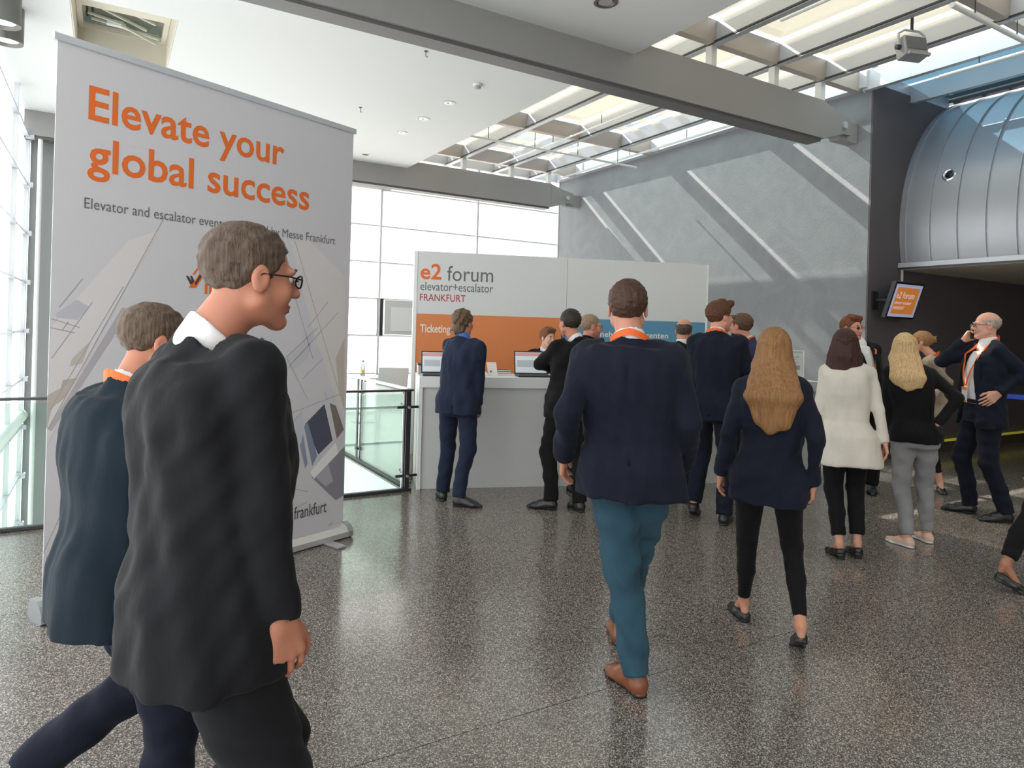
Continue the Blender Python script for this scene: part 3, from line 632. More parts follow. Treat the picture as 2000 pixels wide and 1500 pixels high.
for i, (x, y, lb) in enumerate(((832, 100, 'small dark ceiling hook near the long beam'), (704, 210, 'small dark ceiling hook near the banner top'))):
    p = atz(x, y, CE); t = empty('ceiling_hook', tuple(p))
    MB().lathe([(.02, -.006), (.02, 0)], n=12).build('plate', M_STEEL, t); MB().tube([(0, 0, 0), (0, 0, -.05), (.012, 0, -.062), (.02, 0, -.05)], .004, 6).build('hook', M_STEEL, t)
    tag(t, lb, 'hook', 'ceiling hooks')
for (x, y, lb) in ((5, 48, 'grey cylinder ceiling lamp nearer the viewer'), (12, 83, 'grey cylinder ceiling lamp behind its twin by the facade')):
    p = atz(x, y, 4.14); t = empty('ceiling_lamp', tuple(p))
    prof = [(.125, .33), (.135, .325), (.135, .004), (.13, 0), (.118, 0), (.112, .02), (.1, .035)]
    MB().lathe(prof, n=32).build('cylinder_housing', mat('lamp_grey', (112, 112, 108), .4, .3), t, smooth=True)
    MB().lathe([(.1, .03), (.1, .034)], n=24).build('diffuser', mat('lamp_glow', (255, 246, 240), .5, emit=3.0), t)
    tag(t, lb, 'ceiling lamp', 'cylinder lamps on the ceiling')
p = atz(1205, -12, CE); t = empty('downlight', tuple(atz(1183, 4, CE)))
MB().lathe([(.07, .03), (.1, -.001), (.105, -.008), (.08, -.01), (.07, 0)], n=24).build('ring', mat('ring_bronze', (120, 104, 92), .4, .4), t, smooth=True)
MB().lathe([(.065, -.004), (.065, .02)], n=18).build('reflector', MATS['reflector'], t)
tag(t, 'bronze-ringed ceiling downlight at the top edge in front of the beam', 'downlight')
# floodlight
p = atz(1780, 95, 4.55); t = empty('floodlight', tuple(p), math.radians(-20))
tl = MB()
hb = MB().box(-.13, .13, -.07, .07, -.11, .1).build('housing', mat('flood_grey', (160, 160, 162), .45, .3), t, bevel=.012)
MB().box(-.11, .11, -.078, -.07, -.05, .08).build('lens', mat('flood_lens', (110, 114, 118), .2), hb); MB().box(-.12, .12, -.1, -.07, -.125, -.095).build('visor', MATS['flood_grey'], hb)
for z in range(4): MB().box(-.1, .1, .07, .085, -.08+z*.045, -.07+z*.045).build('cooling_fin', MATS['flood_grey'], hb)
MB().tube([(-.15, 0, 0), (-.15, 0, .14), (-.08, 0, .18), (.08, 0, .18), (.15, 0, .14), (.15, 0, 0)], .012, 8).build('yoke', M_ALU, t)
MB().tube([(0, 0, .18), (0, 0, 4.86-4.55)], .015, 8).build('hanger', M_STEEL, t)
for s in (-1, 1): MB().tube([(s*.13, 0, 0), (s*.175, 0, 0)], .025, 10).build('knob', M_STEEL, t)
hb.rotation_euler = (math.radians(-12), 0, 0)
tag(t, 'grey floodlight hung from a skylight rib', 'floodlight')
# roof window in the ceiling hatch
hx, hy = (HX0+HX1)/2, (HY0+HY1)/2
t = empty('roof_window', (hx, hy, CE+.3)); w2, d2 = (HX1-HX0)/2-.015, (HY1-HY0)/2-.015
fr_ = MB().box(-w2, w2, -d2, .14, 0, .06).box(-w2, w2, d2-.03, d2, 0, .06).box(-w2, -w2+.05, .14, d2-.03, 0, .06).box(w2-.05, w2, .14, d2-.03, 0, .06).build('frame', MATS['hatch_cream'], t)
MB().box(-w2+.02, w2-.02, -d2+.02, d2-.02, .34, .35).build('pane', mixmat('hatch_glass', [(.25, 'L', (170, 184, 178), 0), (.6, 'D', (110, 120, 116), 0), (.15, 'G', (255, 255, 255), .1)]), t)
MB().box(-w2+.06, w2-.06, .15, .19, .06, .16).box(-w2+.06, w2-.06, d2-.08, d2-.04, .06, .16).build('sash', mat('sash_green', (150, 160, 150), .5), t)
for a, b in (((-.28, .3, .1), (.22, .52, .02)), ((-.1, .24, .12), (.3, .4, .06)), ((.0, .5, -.01), (.34, .6, -.02)), ((-.33, .44, .05), (.02, .5, .02)), ((-.02, .42, -.02), (.32, .68, -.05)), ((-.3, .55, .04), (.1, .62, .02))):
    MB().bar(a, b, .03, .02).build('scissor_arm', mat('arm_cream', (206, 204, 190), .5), t)
MB().box(-.16, .0, .5, .56, .0, .06).build('drive_box', M_WHITE, t, bevel=.006)
for q_ in (-.34, -.29): MB().tube([(q_, .2, .1), (q_, .65, .1)], .012, 6).build('rod', M_STEEL, t)
tag(t, 'open roof window with scissor arms in the ceiling hatch', 'roof window')
# ================================================================== people: smooth implicit surfaces turned into meshes
f32 = np.float32
def V3(*a): return np.array(a, float)
def nrm(v): return v/(np.linalg.norm(v)+1e-9)
class Grid:
    def __init__(s, lo, hi, h):
        s.lo = np.array(lo, float); s.h = h; s.n = np.ceil((np.array(hi, float)-s.lo)/h).astype(int)+1
        s.f = np.full(s.n, .08, f32); s.ax = [(s.lo[i]+h*np.arange(s.n[i])).astype(f32) for i in range(3)]
    def win(s, lo, hi):
        i0 = np.clip(np.floor((np.array(lo)-s.lo)/s.h).astype(int), 0, s.n); i1 = np.clip(np.ceil((np.array(hi)-s.lo)/s.h).astype(int)+1, 0, s.n)
        if (i1 <= i0).any(): return None
        sl = tuple(slice(a, b) for a, b in zip(i0, i1))
        return sl, s.ax[0][sl[0]][:, None, None], s.ax[1][sl[1]][None, :, None], s.ax[2][sl[2]][None, None, :]
    def put(s, sl, d, k, mode='add'):
        f = s.f[sl]; d = d.astype(f32)
        if mode == 'sub':
            d = -d; h = np.clip(.5-.5*(f-d)/max(k, 1e-4), 0, 1); 
            h = np.clip(.5+.5*(d-f)/max(k, 1e-4), 0, 1); s.f[sl] = f+(d-f)*h+k*h*(1-h)
        else:
            h = np.clip(.5+.5*(f-d)/max(k, 1e-4), 0, 1); s.f[sl] = f+(d-f)*h-k*h*(1-h)
    def cone(s, a, b, ra, rb, k=.015, flat=None, mode='add'):
        a = np.array(a, float); b = np.array(b, float); R = max(ra, rb)*(max(1, flat[1]) if flat else 1)+.05+k
        w = s.win(np.minimum(a, b)-R, np.maximum(a, b)+R)
        if w is None: return s
        sl, X, Y, Z = w; ab = b-a; L2 = max(ab@ab, 1e-9)
        t = np.clip(((X-a[0])*ab[0]+(Y-a[1])*ab[1]+(Z-a[2])*ab[2])/L2, 0, 1)
        dx = X-a[0]-t*ab[0]; dy = Y-a[1]-t*ab[1]; dz = Z-a[2]-t*ab[2]
        if flat is not None:
            n = nrm(np.array(flat[0], float)); q = dx*n[0]+dy*n[1]+dz*n[2]; m = (1/flat[1]-1)
            dx = dx+q*m*n[0]; dy = dy+q*m*n[1]; dz = dz+q*m*n[2]
        d = np.sqrt(dx*dx+dy*dy+dz*dz)-(ra+(rb-ra)*t)
        if flat is not None and flat[1] < 1: d = d*flat[1]**.5
        s.put(sl, d, k, mode); return s
    def ell(s, c, r, k=.015, mode='add', ax=None):
        c = np.array(c, float); r = np.array(r, float); R = r.max()+.05+k
        w = s.win(c-R, c+R)
        if w is None: return s
        sl, X, Y, Z = w; x, y, z = X-c[0], Y-c[1], Z-c[2]
        if ax is not None: x, y, z = [x*e[0]+y*e[1]+z*e[2] for e in ax]
        q = np.sqrt((x/r[0])**2+(y/r[1])**2+(z/r[2])**2); q2 = np.sqrt((x/r[0]**2)**2+(y/r[1]**2)**2+(z/r[2]**2)**2)+1e-6
        s.put(sl, q*(q-1)/q2, k, mode); return s
    def loft(s, T, z0, z1, k=.02, grow=0., p=2.4, cut=True):
        w = s.win([s.lo[0], s.lo[1], z0-.06], [s.lo[0]+s.n[0]*s.h, s.lo[1]+s.n[1]*s.h, z1+.06])
        sl, X, Y, Z = w; z = Z.ravel(); cx, cy, rx, ry, ya = T(np.clip(z, z0, z1)); rx = rx+grow; ry = ry+grow
        c, sn = np.cos(ya)[None, None], np.sin(ya)[None, None]
        dx = X-cx[None, None].astype(f32); dy = Y-cy[None, None].astype(f32)
        a = np.abs(dx*c-dy*sn)/rx[None, None]; b = np.abs(dx*sn+dy*c)/ry[None, None]
        q = (a**p+b**p)**(1/p); d = (q-1)*np.minimum(rx, ry)[None, None]*.9
        d = np.maximum(d, np.maximum(z0-Z, Z-z1)); s.put(sl, d, k); return s
    def clip(s, p, n):
        """keep the side against n"""
        X, Y, Z = s.ax[0][:, None, None], s.ax[1][None, :, None], s.ax[2][None, None, :]
        s.f = np.maximum(s.f, ((X-p[0])*n[0]+(Y-p[1])*n[1]+(Z-p[2])*n[2]).astype(f32)); return s
    def waves(s, amp, wl, seed=0, zs=1.):
        """soft folds in the surface"""
        r = np.random.RandomState(seed); X, Y, Z = s.ax[0][:, None, None], s.ax[1][None, :, None], s.ax[2][None, None, :]*zs; acc = 0
        for i in range(4):
            k1 = r.normal(size=3); k1 = k1/np.linalg.norm(k1)*2*math.pi/(wl*(.7+.5*i*.5)); k2 = r.normal(size=3)*5; ph = r.uniform(0, 6, 2)
            acc = acc + np.sin(k1[0]*X+k1[1]*Y+k1[2]*Z+ph[0]+1.6*np.sin(k2[0]*X+k2[1]*Y+k2[2]*Z+ph[1]))
        s.f = s.f + (acc*amp/2.5).astype(f32); return s
    def net(s):
        f = s.f.copy()
        for a in range(3):   # closed at the border
            for i in (0, -1): q = [slice(None)]*3; q[a] = i; f[tuple(q)] = np.maximum(f[tuple(q)], .01)
        n = np.array(f.shape)-1; neg = f < 0
        cnt = np.zeros(n, np.int32); acc = np.zeros(tuple(n)+(3,), f32)
        def co(dx, dy, dz, arr): return arr[dx:dx+n[0], dy:dy+n[1], dz:dz+n[2]]
        corners = [(0, 0, 0), (1, 0, 0), (0, 1, 0), (1, 1, 0), (0, 0, 1), (1, 0, 1), (0, 1, 1), (1, 1, 1)]
        tot = sum(co(*c, neg).astype(np.int8) for c in corners); act = (tot > 0) & (tot < 8); idx = np.argwhere(act)
        if len(idx) == 0: return np.zeros((0, 3)), np.zeros((0, 4), int)
        P = np.zeros((len(idx), 3)); C = np.zeros(len(idx)); cv = {c: f[idx[:, 0]+c[0], idx[:, 1]+c[1], idx[:, 2]+c[2]].astype(float) for c in corners}
        for c in corners:
            for a in range(3):
                if c[a] == 0:
                    e = list(c); e[a] = 1; e = tuple(e); m = (cv[c] < 0) != (cv[e] < 0)
                    t = cv[c][m]/(cv[c][m]-cv[e][m]); q = np.tile(np.array(c, float), (m.sum(), 1)); q[:, a] += t; P[m] += q; C[m] += 1
        V = s.lo+(idx+P/C[:, None])*s.h
        num = -np.ones(tuple(n), np.int64); num[act] = np.arange(len(idx)); Q = []
        for a in range(3):
            b, c = (a+1) % 3, (a+2) % 3
            s0 = [slice(1, -1)]*3; s0[a] = slice(0, -1); s1 = list(s0); s1[a] = slice(1, None)
            A = neg[tuple(s0)]; B = neg[tuple(s1)]; e = np.argwhere(A != B); fl = A[A != B]
            e = e + np.array([0 if i == a else 1 for i in range(3)])
            def cell(db, dc): g = e.copy(); g[:, b] -= db; g[:, c] -= dc; return num[g[:, 0], g[:, 1], g[:, 2]]
            q = np.stack([cell(1, 1), cell(0, 1), cell(0, 0), cell(1, 0)], 1); q[~fl] = q[~fl][:, ::-1]; Q.append(q)
        return V, np.concatenate(Q)

def relax(V, Q, it=1, w=.5):
    e = np.concatenate([Q[:, [0, 1]], Q[:, [1, 2]], Q[:, [2, 3]], Q[:, [3, 0]]]); e = np.concatenate([e, e[:, ::-1]])
    deg = np.bincount(e[:, 0], minlength=len(V))[:, None]
    for _ in range(it):
        S = np.stack([np.bincount(e[:, 0], V[e[:, 1], i], minlength=len(V)) for i in range(3)], 1); V = V+(S/np.maximum(deg, 1)-V)*w
    return V
def nets(*grids, it=1):
    Vs, Qs, n = [], [], 0
    for g in grids:
        V, Q = g.net() if isinstance(g, Grid) else g
        if isinstance(g, Grid) and it: V = relax(V, Q, it)
        Vs.append(V); Qs.append(Q+n); n += len(V)
    return np.concatenate(Vs), np.concatenate(Qs)
def fast_mesh(name, V, Q, mats, parent, pick=None):
    me = bpy.data.meshes.new(name); n, m = len(V), len(Q)
    me.vertices.add(n); me.vertices.foreach_set('co', np.asarray(V, f32).ravel()); me.loops.add(m*4); me.loops.foreach_set('vertex_index', Q.astype(np.int32).ravel())
    me.polygons.add(m); me.polygons.foreach_set('loop_start', np.arange(0, m*4, 4, dtype=np.int32)); me.polygons.foreach_set('use_smooth', np.ones(m, bool))
    o = new_obj(name, me, mats, parent)
    if pick is not None: me.polygons.foreach_set('material_index', pick(V[Q].mean(1)).astype(np.int32))
    me.update(); me.validate(); return o

def ik(a, b, l1, l2, pole):
    d = b-a; L = np.linalg.norm(d); mx = (l1+l2)*.999
    if L > mx: b = a+d/L*mx; d = b-a; L = mx
    x = (l1*l1-l2*l2+L*L)/(2*L); h = math.sqrt(max(l1*l1-x*x, 0)); u = d/L; p = pole-u*(pole@u); return a+u*x+nrm(p)*h, b

def cloth(name, rgb, rough=.85, var=.12): return mat('cloth_'+name, rgb, rough, bump=.75, bscale=10, var=var, vscale=6, spec=.2, sheen=.04, stretch=(1, 1, .55))
def skinmat(name, rgb):
    m = mat('skin_'+name, rgb, .5, var=.06, vscale=12, spec=.4); b = m.node_tree.nodes['Principled BSDF']
    b.inputs['Subsurface Weight'].default_value = .12; b.inputs['Subsurface Radius'].default_value = (.012, .005, .003); b.inputs['Subsurface Scale'].default_value = 1
    return m
def hairmat(name, rgb): return mat('hair_'+name, rgb, .55, bump=.6, bscale=1, var=.3, vscale=1, spec=.3, stretch=(120, 120, 7))

def hand_grid(w, d, n, side, sc, curl, h):
    """palm and five fingers; w wrist, d pointing along the fingers, n the way the palm faces"""
    d = nrm(d); n = nrm(n-d*(n@d)); t = np.cross(d, n)*side
    c = w+d*.09*sc; g = Grid(c-.15*sc, c+.15*sc, h)
    g.cone(w-d*.05*sc, w+d*.015*sc, .027*sc, .024*sc, .01, (n, .8))
    L = [(.036, .078, .0092), (.012, .086, .0097), (-.011, .08, .0092), (-.031, .064, .0082)]
    for i, (o, ln, r) in enumerate(L):
        kn = w+(d*(.094-.006*abs(i-1))+t*o)*sc
        g.cone(w+(d*.012+t*o*.5)*sc, kn, .015*sc, .0125*sc, .014, (n, .9))
        p = kn; a = curl*(.55+.12*i)
        for j, fr in enumerate((.45, .32, .23)):
            dd = d*math.cos(a)+n*math.sin(a)+t*(.06*(1-i))*(1 if curl < .9 else .2); q = p+nrm(dd)*ln*fr*sc
            g.cone(p, q, r*sc*(1-.1*j), r*sc*(.93-.1*j), .004); p = q; a += curl*(.75 if j == 0 else .5)
    p0, p1 = w+(d*.025+t*.024)*sc, w+(d*.062+t*.05+n*.012)*sc; p2 = p1+(d*.034+t*.012+n*.01)*sc; p3 = p2+(d*.026-t*.002+n*.008)*sc
    g.cone(p0, p1, .0165*sc, .013*sc, .012); g.cone(p1, p2, .0115*sc, .0105*sc, .004); g.cone(p2, p3, .0105*sc, .009*sc, .004)
    return g

def person(name_label, base, H, phi, feet, head, group=None, sex='m', bw=1.0, hiphi=None, shphi=None, hip=None, sh=None, wr=(None, None), el=(None, None), curl=.5,
           palm=(None, None), hands='LR', top=None, bottom=None, shoes=None, skin=(206, 152, 128), hair=None, glasses=None, lanyard=None, shirt=None, res=.011, hr=.0055, pitch=0., tilt=0.,
           lean=0., hem=.8, openf=0., eyes=True, detail=.0045, badge=True, headdz=0.):
    """phi: 0 looks away from the viewer, 90 to the right of the picture; joints as picture points with a depth offset"""
    if base[0] == 'z': pb = vC+ray(base[1], PPY)*base[2]; pb[2] = 0
    else: pb = atz(base[0], base[1])
    aw = nrm(V3(pb[0], pb[1], 0)); ur = V3(aw[1], -aw[0], 0)
    root = empty('person', tuple(pb), math.atan2(ur[1], ur[0])); tag(root, name_label, 'person', group)
    def loc(w): q = np.array(w)-pb; return V3(q@ur, q@aw, q[2])
    def pj(px, py, dv=0.):     # picture point at depth dv behind the base
        r = ray(px, py); k = ((pb-vC)@aw+dv)/(r@aw); return loc(vC+r*k)
    def gl(px, py): return loc(atz(px, py))
    s = H/1.78; R_ = math.radians; ph = R_(phi); hp = R_(hiphi if hiphi is not None else phi); sp = R_(shphi if shphi is not None else phi)
    fw = lambda a: V3(math.sin(a), math.cos(a), 0); rt = lambda a: V3(math.cos(a), -math.sin(a), 0)
    fem = sex == 'f'; SW = (.155 if fem else .182)*s*(1+.3*(bw-1))
    # ---- feet
    F = []
    for i, ft in enumerate(feet):   # left, right:  heel px, toe px, lift of heel
        hl, to = gl(*ft[0]), gl(*ft[1]); hl[2] = to[2] = 0; d = nrm(to-hl); lift = ft[2] if len(ft) > 2 else 0
        F.append((hl, d, lift))
    FL = .27*s*(.92 if fem else 1.0)
    pc = V3(0, 0, .95*s) if hip is None else pj(*hip)
    if hip is None: m = (F[0][0]+F[1][0])/2+(F[0][1]+F[1][1])*.03; pc = V3(m[0], m[1], .95*s)
    else: pc[2] = .95*s
    sc = V3(pc[0], pc[1], 1.445*s)+fw(sp)*lean if sh is None else pj(*sh)
    hc0 = pj(head[0], head[1], head[2]); sc[2] = hc0[2]-(.196 if sex == 'm' else .2)*s
    hips = [pc+rt(hp)*q*.088*s*(1.02 if fem else 1)+V3(0, 0, -.03*s) for q in (-1, 1)]
    shs = [sc+rt(sp)*q*SW+V3(0, 0, -.005) for q in (-1, 1)]
    ank, knee = [], []
    for i in (0, 1):
        hl, d, lift = F[i]; a = hl+d*(.055*s)+V3(0, 0, .085*s+(.03*s if shoes and shoes.get('heel') else 0)); 
        if lift: a = a+V3(0, 0, lift)+d*(.25*lift)
        k_, a = ik(hips[i], a, .435*s, .425*s, fw(hp)+d*.35); knee.append(k_); ank.append(a)
    elb, wri = [], []
    for i, q in enumerate((-1, 1)):
        w = shs[i]+rt(sp)*q*.06*s+fw(sp)*.06*s+V3(0, 0, -.515*s) if wr[i] is None else pj(*wr[i])
        pole = (-fw(sp)+rt(sp)*q*.35) if el[i] is None else (pj(*el[i])-shs[i])
        e, w = ik(shs[i], w, .29*s, .26*s, pole); elb.append(e); wri.append(w)
    # ---- torso profile
    fx = .93 if fem else 1.0
    zr = np.array([.74, .84, .95, 1.06, 1.16, 1.27, 1.36, 1.42, 1.465, 1.5, 1.53])*s
    if fem: rx = np.array([.185, .185, .178, .145, .145, .16, .165, .155, .12, .075, .06]); ry = np.array([.125, .128, .12, .1, .105, .125, .115, .1, .085, .07, .06])
    else: rx = np.array([.19, .19, .182, .172, .178, .192, .198, .19, .15, .088, .07]); ry = np.array([.135, .135, .13, .125, .13, .137, .13, .115, .095, .08, .068])
    rx = rx*s*bw; ry = ry*s*bw; rx[-2:] /= bw; ry[-2:] /= bw
    tt = np.clip((zr-.95*s)/(.49*s), 0, 1.1); cx = pc[0]+(sc[0]-pc[0])*tt; cy = pc[1]+(sc[1]-pc[1])*tt; ya = hp+(sp-hp)*np.clip(tt, 0, 1)
    bk = np.array([.0, .01, .005, .012, .012, .006, -.004, -.01, -.012, -.012, -.01])*s
    cx = cx+np.sin(ya)*bk; cy = cy+np.cos(ya)*bk
    def T(z): return tuple(np.interp(z, zr, v) for v in (cx, cy, rx, ry, ya))
    def surf(z, ang, out=0.):
        """point of the torso skin at height z; ang 0 = front, 90 = right side"""
        x, y, a, b, yw = [float(v) for v in T(z)]; c, d = math.cos(R_(ang)), math.sin(R_(ang)); r = 1/((abs(d)/(a+out))**2.4+(abs(c)/(b+out))**2.4)**(1/2.4)
        return V3(x, y, z)+fw(yw)*c*r+rt(yw)*d*r
    nb = sc+V3(0, 0, .05*s)-fw(sp)*.012*s
    # ---- head frame
    hphi = R_(head[3] if len(head) > 3 else phi); pi_ = R_(pitch); ti = R_(tilt)
    hc = pj(head[0], head[1], head[2]); hc[2] += headdz
    hf = fw(hphi)*math.cos(pi_)-V3(0, 0, math.sin(pi_)); hrr = rt(hphi); hu = np.cross(hrr, hf); hrr, hu = hrr*math.cos(ti)+hu*math.sin(ti), hu*math.cos(ti)-hrr*math.sin(ti)
    HS = s*(.96 if fem else 1.0); B = np.stack([hrr, hf, hu])      # rows
    toW = lambda V: hc+(V*HS)@B
    toH = lambda p: B@(np.array(p)-hc)/HS
    nl = toH(nb)
    hs = detail/.0045*.0048
    g = Grid((-.105, -.135, -.27), (.105, .135, .14), hs)
    nr = .046 if fem else .056
    g.cone((0, -.02, -.05), nl, nr, nr*1.08, .02); g.ell((0, -.018, .032), (.0755, .096, .086), .02); g.ell((0, .028, -.03), (.0605, .062, .078), .03)
    jw = .05 if fem else .055
    for q in (-1, 1): g.cone((q*jw, .005, -.058), (q*.014, .066, -.1), .018, .0155, .025); g.ell((q*.036, .064, -.03), (.022, .02, .024), .02)
    g.ell((0, .068, -.1), (.02, .02, .016), .015)
    for q in (-1, 1): g.ell((q*.03, .078, .02), (.024, .012, .009), .015)
    g.cone((0, .09, .012), (0, .108, -.028), .0075, .0115, .01)
    for q in (-1, 1): g.ell((q*.012, .098, -.032), (.009, .011, .008), .006)
    for q in (-1, 1): g.ell((q*.032, .096, .003), (.017, .014, .0095), .008, 'sub')
    g.ell((0, .0855, -.0615), (.023, .011, .006), .006); g.ell((0, .0835, -.072), (.019, .011, .0065), .006); g.ell((0, .101, -.0668), (.022, .007, .001), .003, 'sub')
    for q in (-1, 1): g.ell((q*.079, -.004, -.008), (.009, .021, .033), .006); g.ell((q*.089, .0, -.002), (.006, .011, .019), .004, 'sub')
    Vh, Qh = g.net(); Vh = relax(Vh, Qh, 1, .35); lipW = toW(Vh)
    parts = [(lipW, Qh)]
    # slim body under the clothes, with arms and legs
    lo = np.minimum.reduce(ank+wri+elb+knee+shs+[pc, nb])-.15; hi = np.maximum.reduce(ank+wri+elb+knee+shs+[pc, nb])+.15
    gb = Grid(lo, hi, .016)
    gb.loft(T, .9*s, 1.47*s, .02, -.055); gb.cone(nb-V3(0, 0, .1), nb, .06, .05, .02)
    for i in (0, 1):
        gb.cone(hips[i], knee[i], .062*s, .045*s, .02); lr = .03 if fem else .034
        gb.cone(knee[i], ank[i], .042*s, lr*s, .01)
        gb.cone(sc, shs[i], .04*s, .034*s, .01); gb.cone(shs[i], elb[i], .034*s, .03*s, .01); gb.cone(elb[i], wri[i], .032*s, .026*s, .01)
    Vb, Qb = gb.net()
    parts.append((Vb, Qb))
    if shoes and (fem or shoes.get('bare')):       # bare insteps and ankles
        for i in (0, 1):
            hl, d, lift = F[i]; a = ank[i]; lo_, hi_ = np.minimum(a, hl+d*FL)-.08, np.maximum(a+V3(0, 0, .1), hl+d*FL)+.08; gf = Grid(lo_, hi_, .006)
            bl = hl+d*FL*.7+V3(0, 0, .03*s); up = nrm(knee[i]-a)
            gf.cone(a+up*.12*s, a, .036*s, .03*s, .01); gf.cone(a, bl-V3(0, 0, .006), .029*s, .018*s, .015); gf.cone(a, a-d*.02*s+V3(0, 0, -.045*s), .029*s, .022*s, .01); parts.append(gf.net())
    hn = []
    for i, q in enumerate((-1, 1)):
        if 'LR'[i] not in hands: continue
        d = nrm(wri[i]-elb[i]); n = -rt(sp)*q+d*0 if palm[i] is None else np.array(palm[i], float)
        cv = curl if not isinstance(curl, (list, tuple)) else curl[i]
        parts.append(hand_grid(wri[i], d, n, q, s*(.88 if fem else 1.), cv, detail).net())
    Vb, Qb = nets(*parts, it=0)
    SK = skinmat('%d_%d_%d' % skin, skin); LIP = mat('lips_%d' % skin[1], (max(skin[0]-16, 0), max(skin[1]-34, 0), max(skin[2]-26, 0)), .45)
    def pick(c):
        h = (c-hc)@B.T/HS
        return ((np.abs(h[:, 0]) < .023) & (h[:, 1] > .08) & (h[:, 2] > -.079) & (h[:, 2] < -.056)).astype(int)
    body = fast_mesh('body', Vb, Qb, [SK, LIP], root, pick)
    if eyes:
        for q in (-1, 1):
            u = 10; v = 8; vs, fs = [], []
            e = MB().lathe([(.0002, -.0125), (.0062, -.0108), (.0108, -.0062), (.0125, 0), (.0108, .0062), (.0062, .0108), (.0002, .0125)], n=12)
            o = raw('eye', toW(np.array(e.v)+V3(q*.032, .0745, .003)), e.f, mat('eye_white', (214, 206, 200), .3), body, True)
            e = MB().lathe([(.006, 0), (.004, .0016), (.0005, .002)], n=12); o2 = np.array(e.v)[:, [0, 2, 1]]
            raw('iris', toW(o2+V3(q*.032, .0858, .003)), e.f, mat('iris', (62, 56, 50), .2), o, True)
            if hair:
                e = MB().tube([(q*.014, .089, .021), (q*.03, .0915, .027), (q*.047, .08, .022)], [.003, .0042, .002], 6)
                raw('eyebrow', toW(np.array(e.v)), e.f, hairmat(hair['name'], hair['rgb']), body, True)
    # ---- trousers
    if bottom:
        lo = np.minimum.reduce(ank+knee+hips)-.17; hi = np.maximum.reduce(ank+knee+hips)+.17; hi[2] = 1.1*s; lo[2] = max(lo[2], -.02)
        gt = Grid(lo, hi, res*bottom.get('res', 1)); r = bottom.get('r', (.098, .074, .064, .066)) if not fem else bottom.get('r', (.092, .062, .05, .042))
        gt.loft(T, .84*s, 1.06*s, .03, -.02)
        for i in (0, 1):
            hd = hips[i]; gt.cone(hd+V3(0, 0, .0), knee[i], r[0]*s*bw**.5, r[1]*s, .03)
            end = knee[i]+(ank[i]-knee[i])*bottom.get('len', 1.02); mid = (knee[i]+end)/2
            sd = nrm(ank[i]-knee[i]); bkv = -F[i][1]*.012*s
            gt.cone(knee[i], mid+bkv, r[1]*s, r[2]*s, .02); gt.cone(mid+bkv, end, r[2]*s, r[3]*s, .02)
        gt.ell(pc-fw(hp)*.05*s-V3(0, 0, .07*s), (.11*s*bw, .075*s, .085*s), .04)
        gt.waves(bottom.get('fold', .006)*.9, .13, int(H*1000), 1.2)
        hm = min(a[2] for a in ank)
        for i in (0, 1):       # flat hems
            e = knee[i]+(ank[i]-knee[i])*bottom.get('len', 1.02); d = nrm(ank[i]-knee[i])
            w = gt.win(e-.13, e+.13)
            if w is not None:
                sl, X, Y, Z = w; q = (X-e[0])*d[0]+(Y-e[1])*d[1]+(Z-e[2])*d[2]; near = np.sqrt((X-e[0])**2+(Y-e[1])**2+(Z-e[2])**2) < .11
                gt.f[sl] = np.where(near, np.maximum(gt.f[sl], q.astype(f32)), gt.f[sl])
        V, Q = nets(gt, it=2); tr = fast_mesh('trousers', V, Q, bottom['mat'], root)
        if bottom.get('belt'):
            ps = [surf(1.03*s, a, .0) for a in range(0, 360, 15)]; bm_ = MB(); n = len(ps)
            vs = [tuple(p+V3(0, 0, dz)) for dz in (-.018, .018) for p in ps]+[tuple(p*1.0+nrm(p-V3(cx[3], cy[3], p[2]))*.005+V3(0, 0, dz)) for dz in (-.018, .018) for p in ps]
            fs = [(2*n+i, 2*n+(i+1) % n, 3*n+(i+1) % n, 3*n+i) for i in range(n)]+[(n+i, n+(i+1) % n, 3*n+(i+1) % n, 3*n+i) for i in range(n)]
            raw('belt', vs, fs, mat('belt_black', (28, 28, 30), .4), tr, True)
    # ---- shirt
    if shirt:
        lo = V3(cx.min(), cy.min(), 1.0*s)-V3(.25, .25, 0); hi = V3(cx.max(), cy.max(), 1.6*s)+V3(.25, .25, 0); gs = Grid(lo, hi, min(res, .009))
        gs.loft(T, 1.0*s, 1.47*s, .02, -.014)
        nd = nrm((hc-hf*.03*HS-hu*.05*HS)-nb)
        gs.cone(nb-nd*.02*s, nb+nd*(.085 if not fem else .02)*s, (.07 if not fem else .056)*s, (.064 if not fem else .05)*s, .006)
        gs.clip(nb+nd*(.066 if not fem else .02)*s-fw(sp)*.065*s, nrm(nd+fw(sp)*.38))
        V, Q = nets(gs, it=1); sho = fast_mesh('shirt', V, Q, shirt, root)
    # ---- jacket
    if top:
        j = top; lo = np.minimum.reduce(shs+elb+wri+[pc])-.16; hi = np.maximum.reduce(shs+elb+wri+[pc])+.16; hi[2] = max(sc[2]+.14, hi[2]); lo[2] = min(hem*s-.03, min(w[2] for w in wri)-.04)
        lo[:2] = np.minimum(lo[:2], [cx.min()-.25, cy.min()-.25]); hi[:2] = np.maximum(hi[:2], [cx.max()+.25, cy.max()+.25])
        gj = Grid(lo, hi, res*j.get('res', 1)); fl = j.get('flare', 0.)
        def TJ(z):
            x, y, a, b, yw = T(z); k = np.clip((1.06*s-z)/(.3*s), 0, 1); k2 = np.clip((1.06*s-z)/(.1*s), 0, 1)*.01; return x, y, a+fl*k+k2, b+fl*k*.8+k2*1.6, yw
        gj.loft(TJ, hem*s, 1.475*s, .02, j.get('loose', .012))
        for i, q in enumerate((-1, 1)):
            gj.cone(nb+rt(sp)*q*.045*s+V3(0, 0, -.012*s), shs[i]+V3(0, 0, -.008*s), .048*s, .06*s*(.86 if fem else 1), .045)
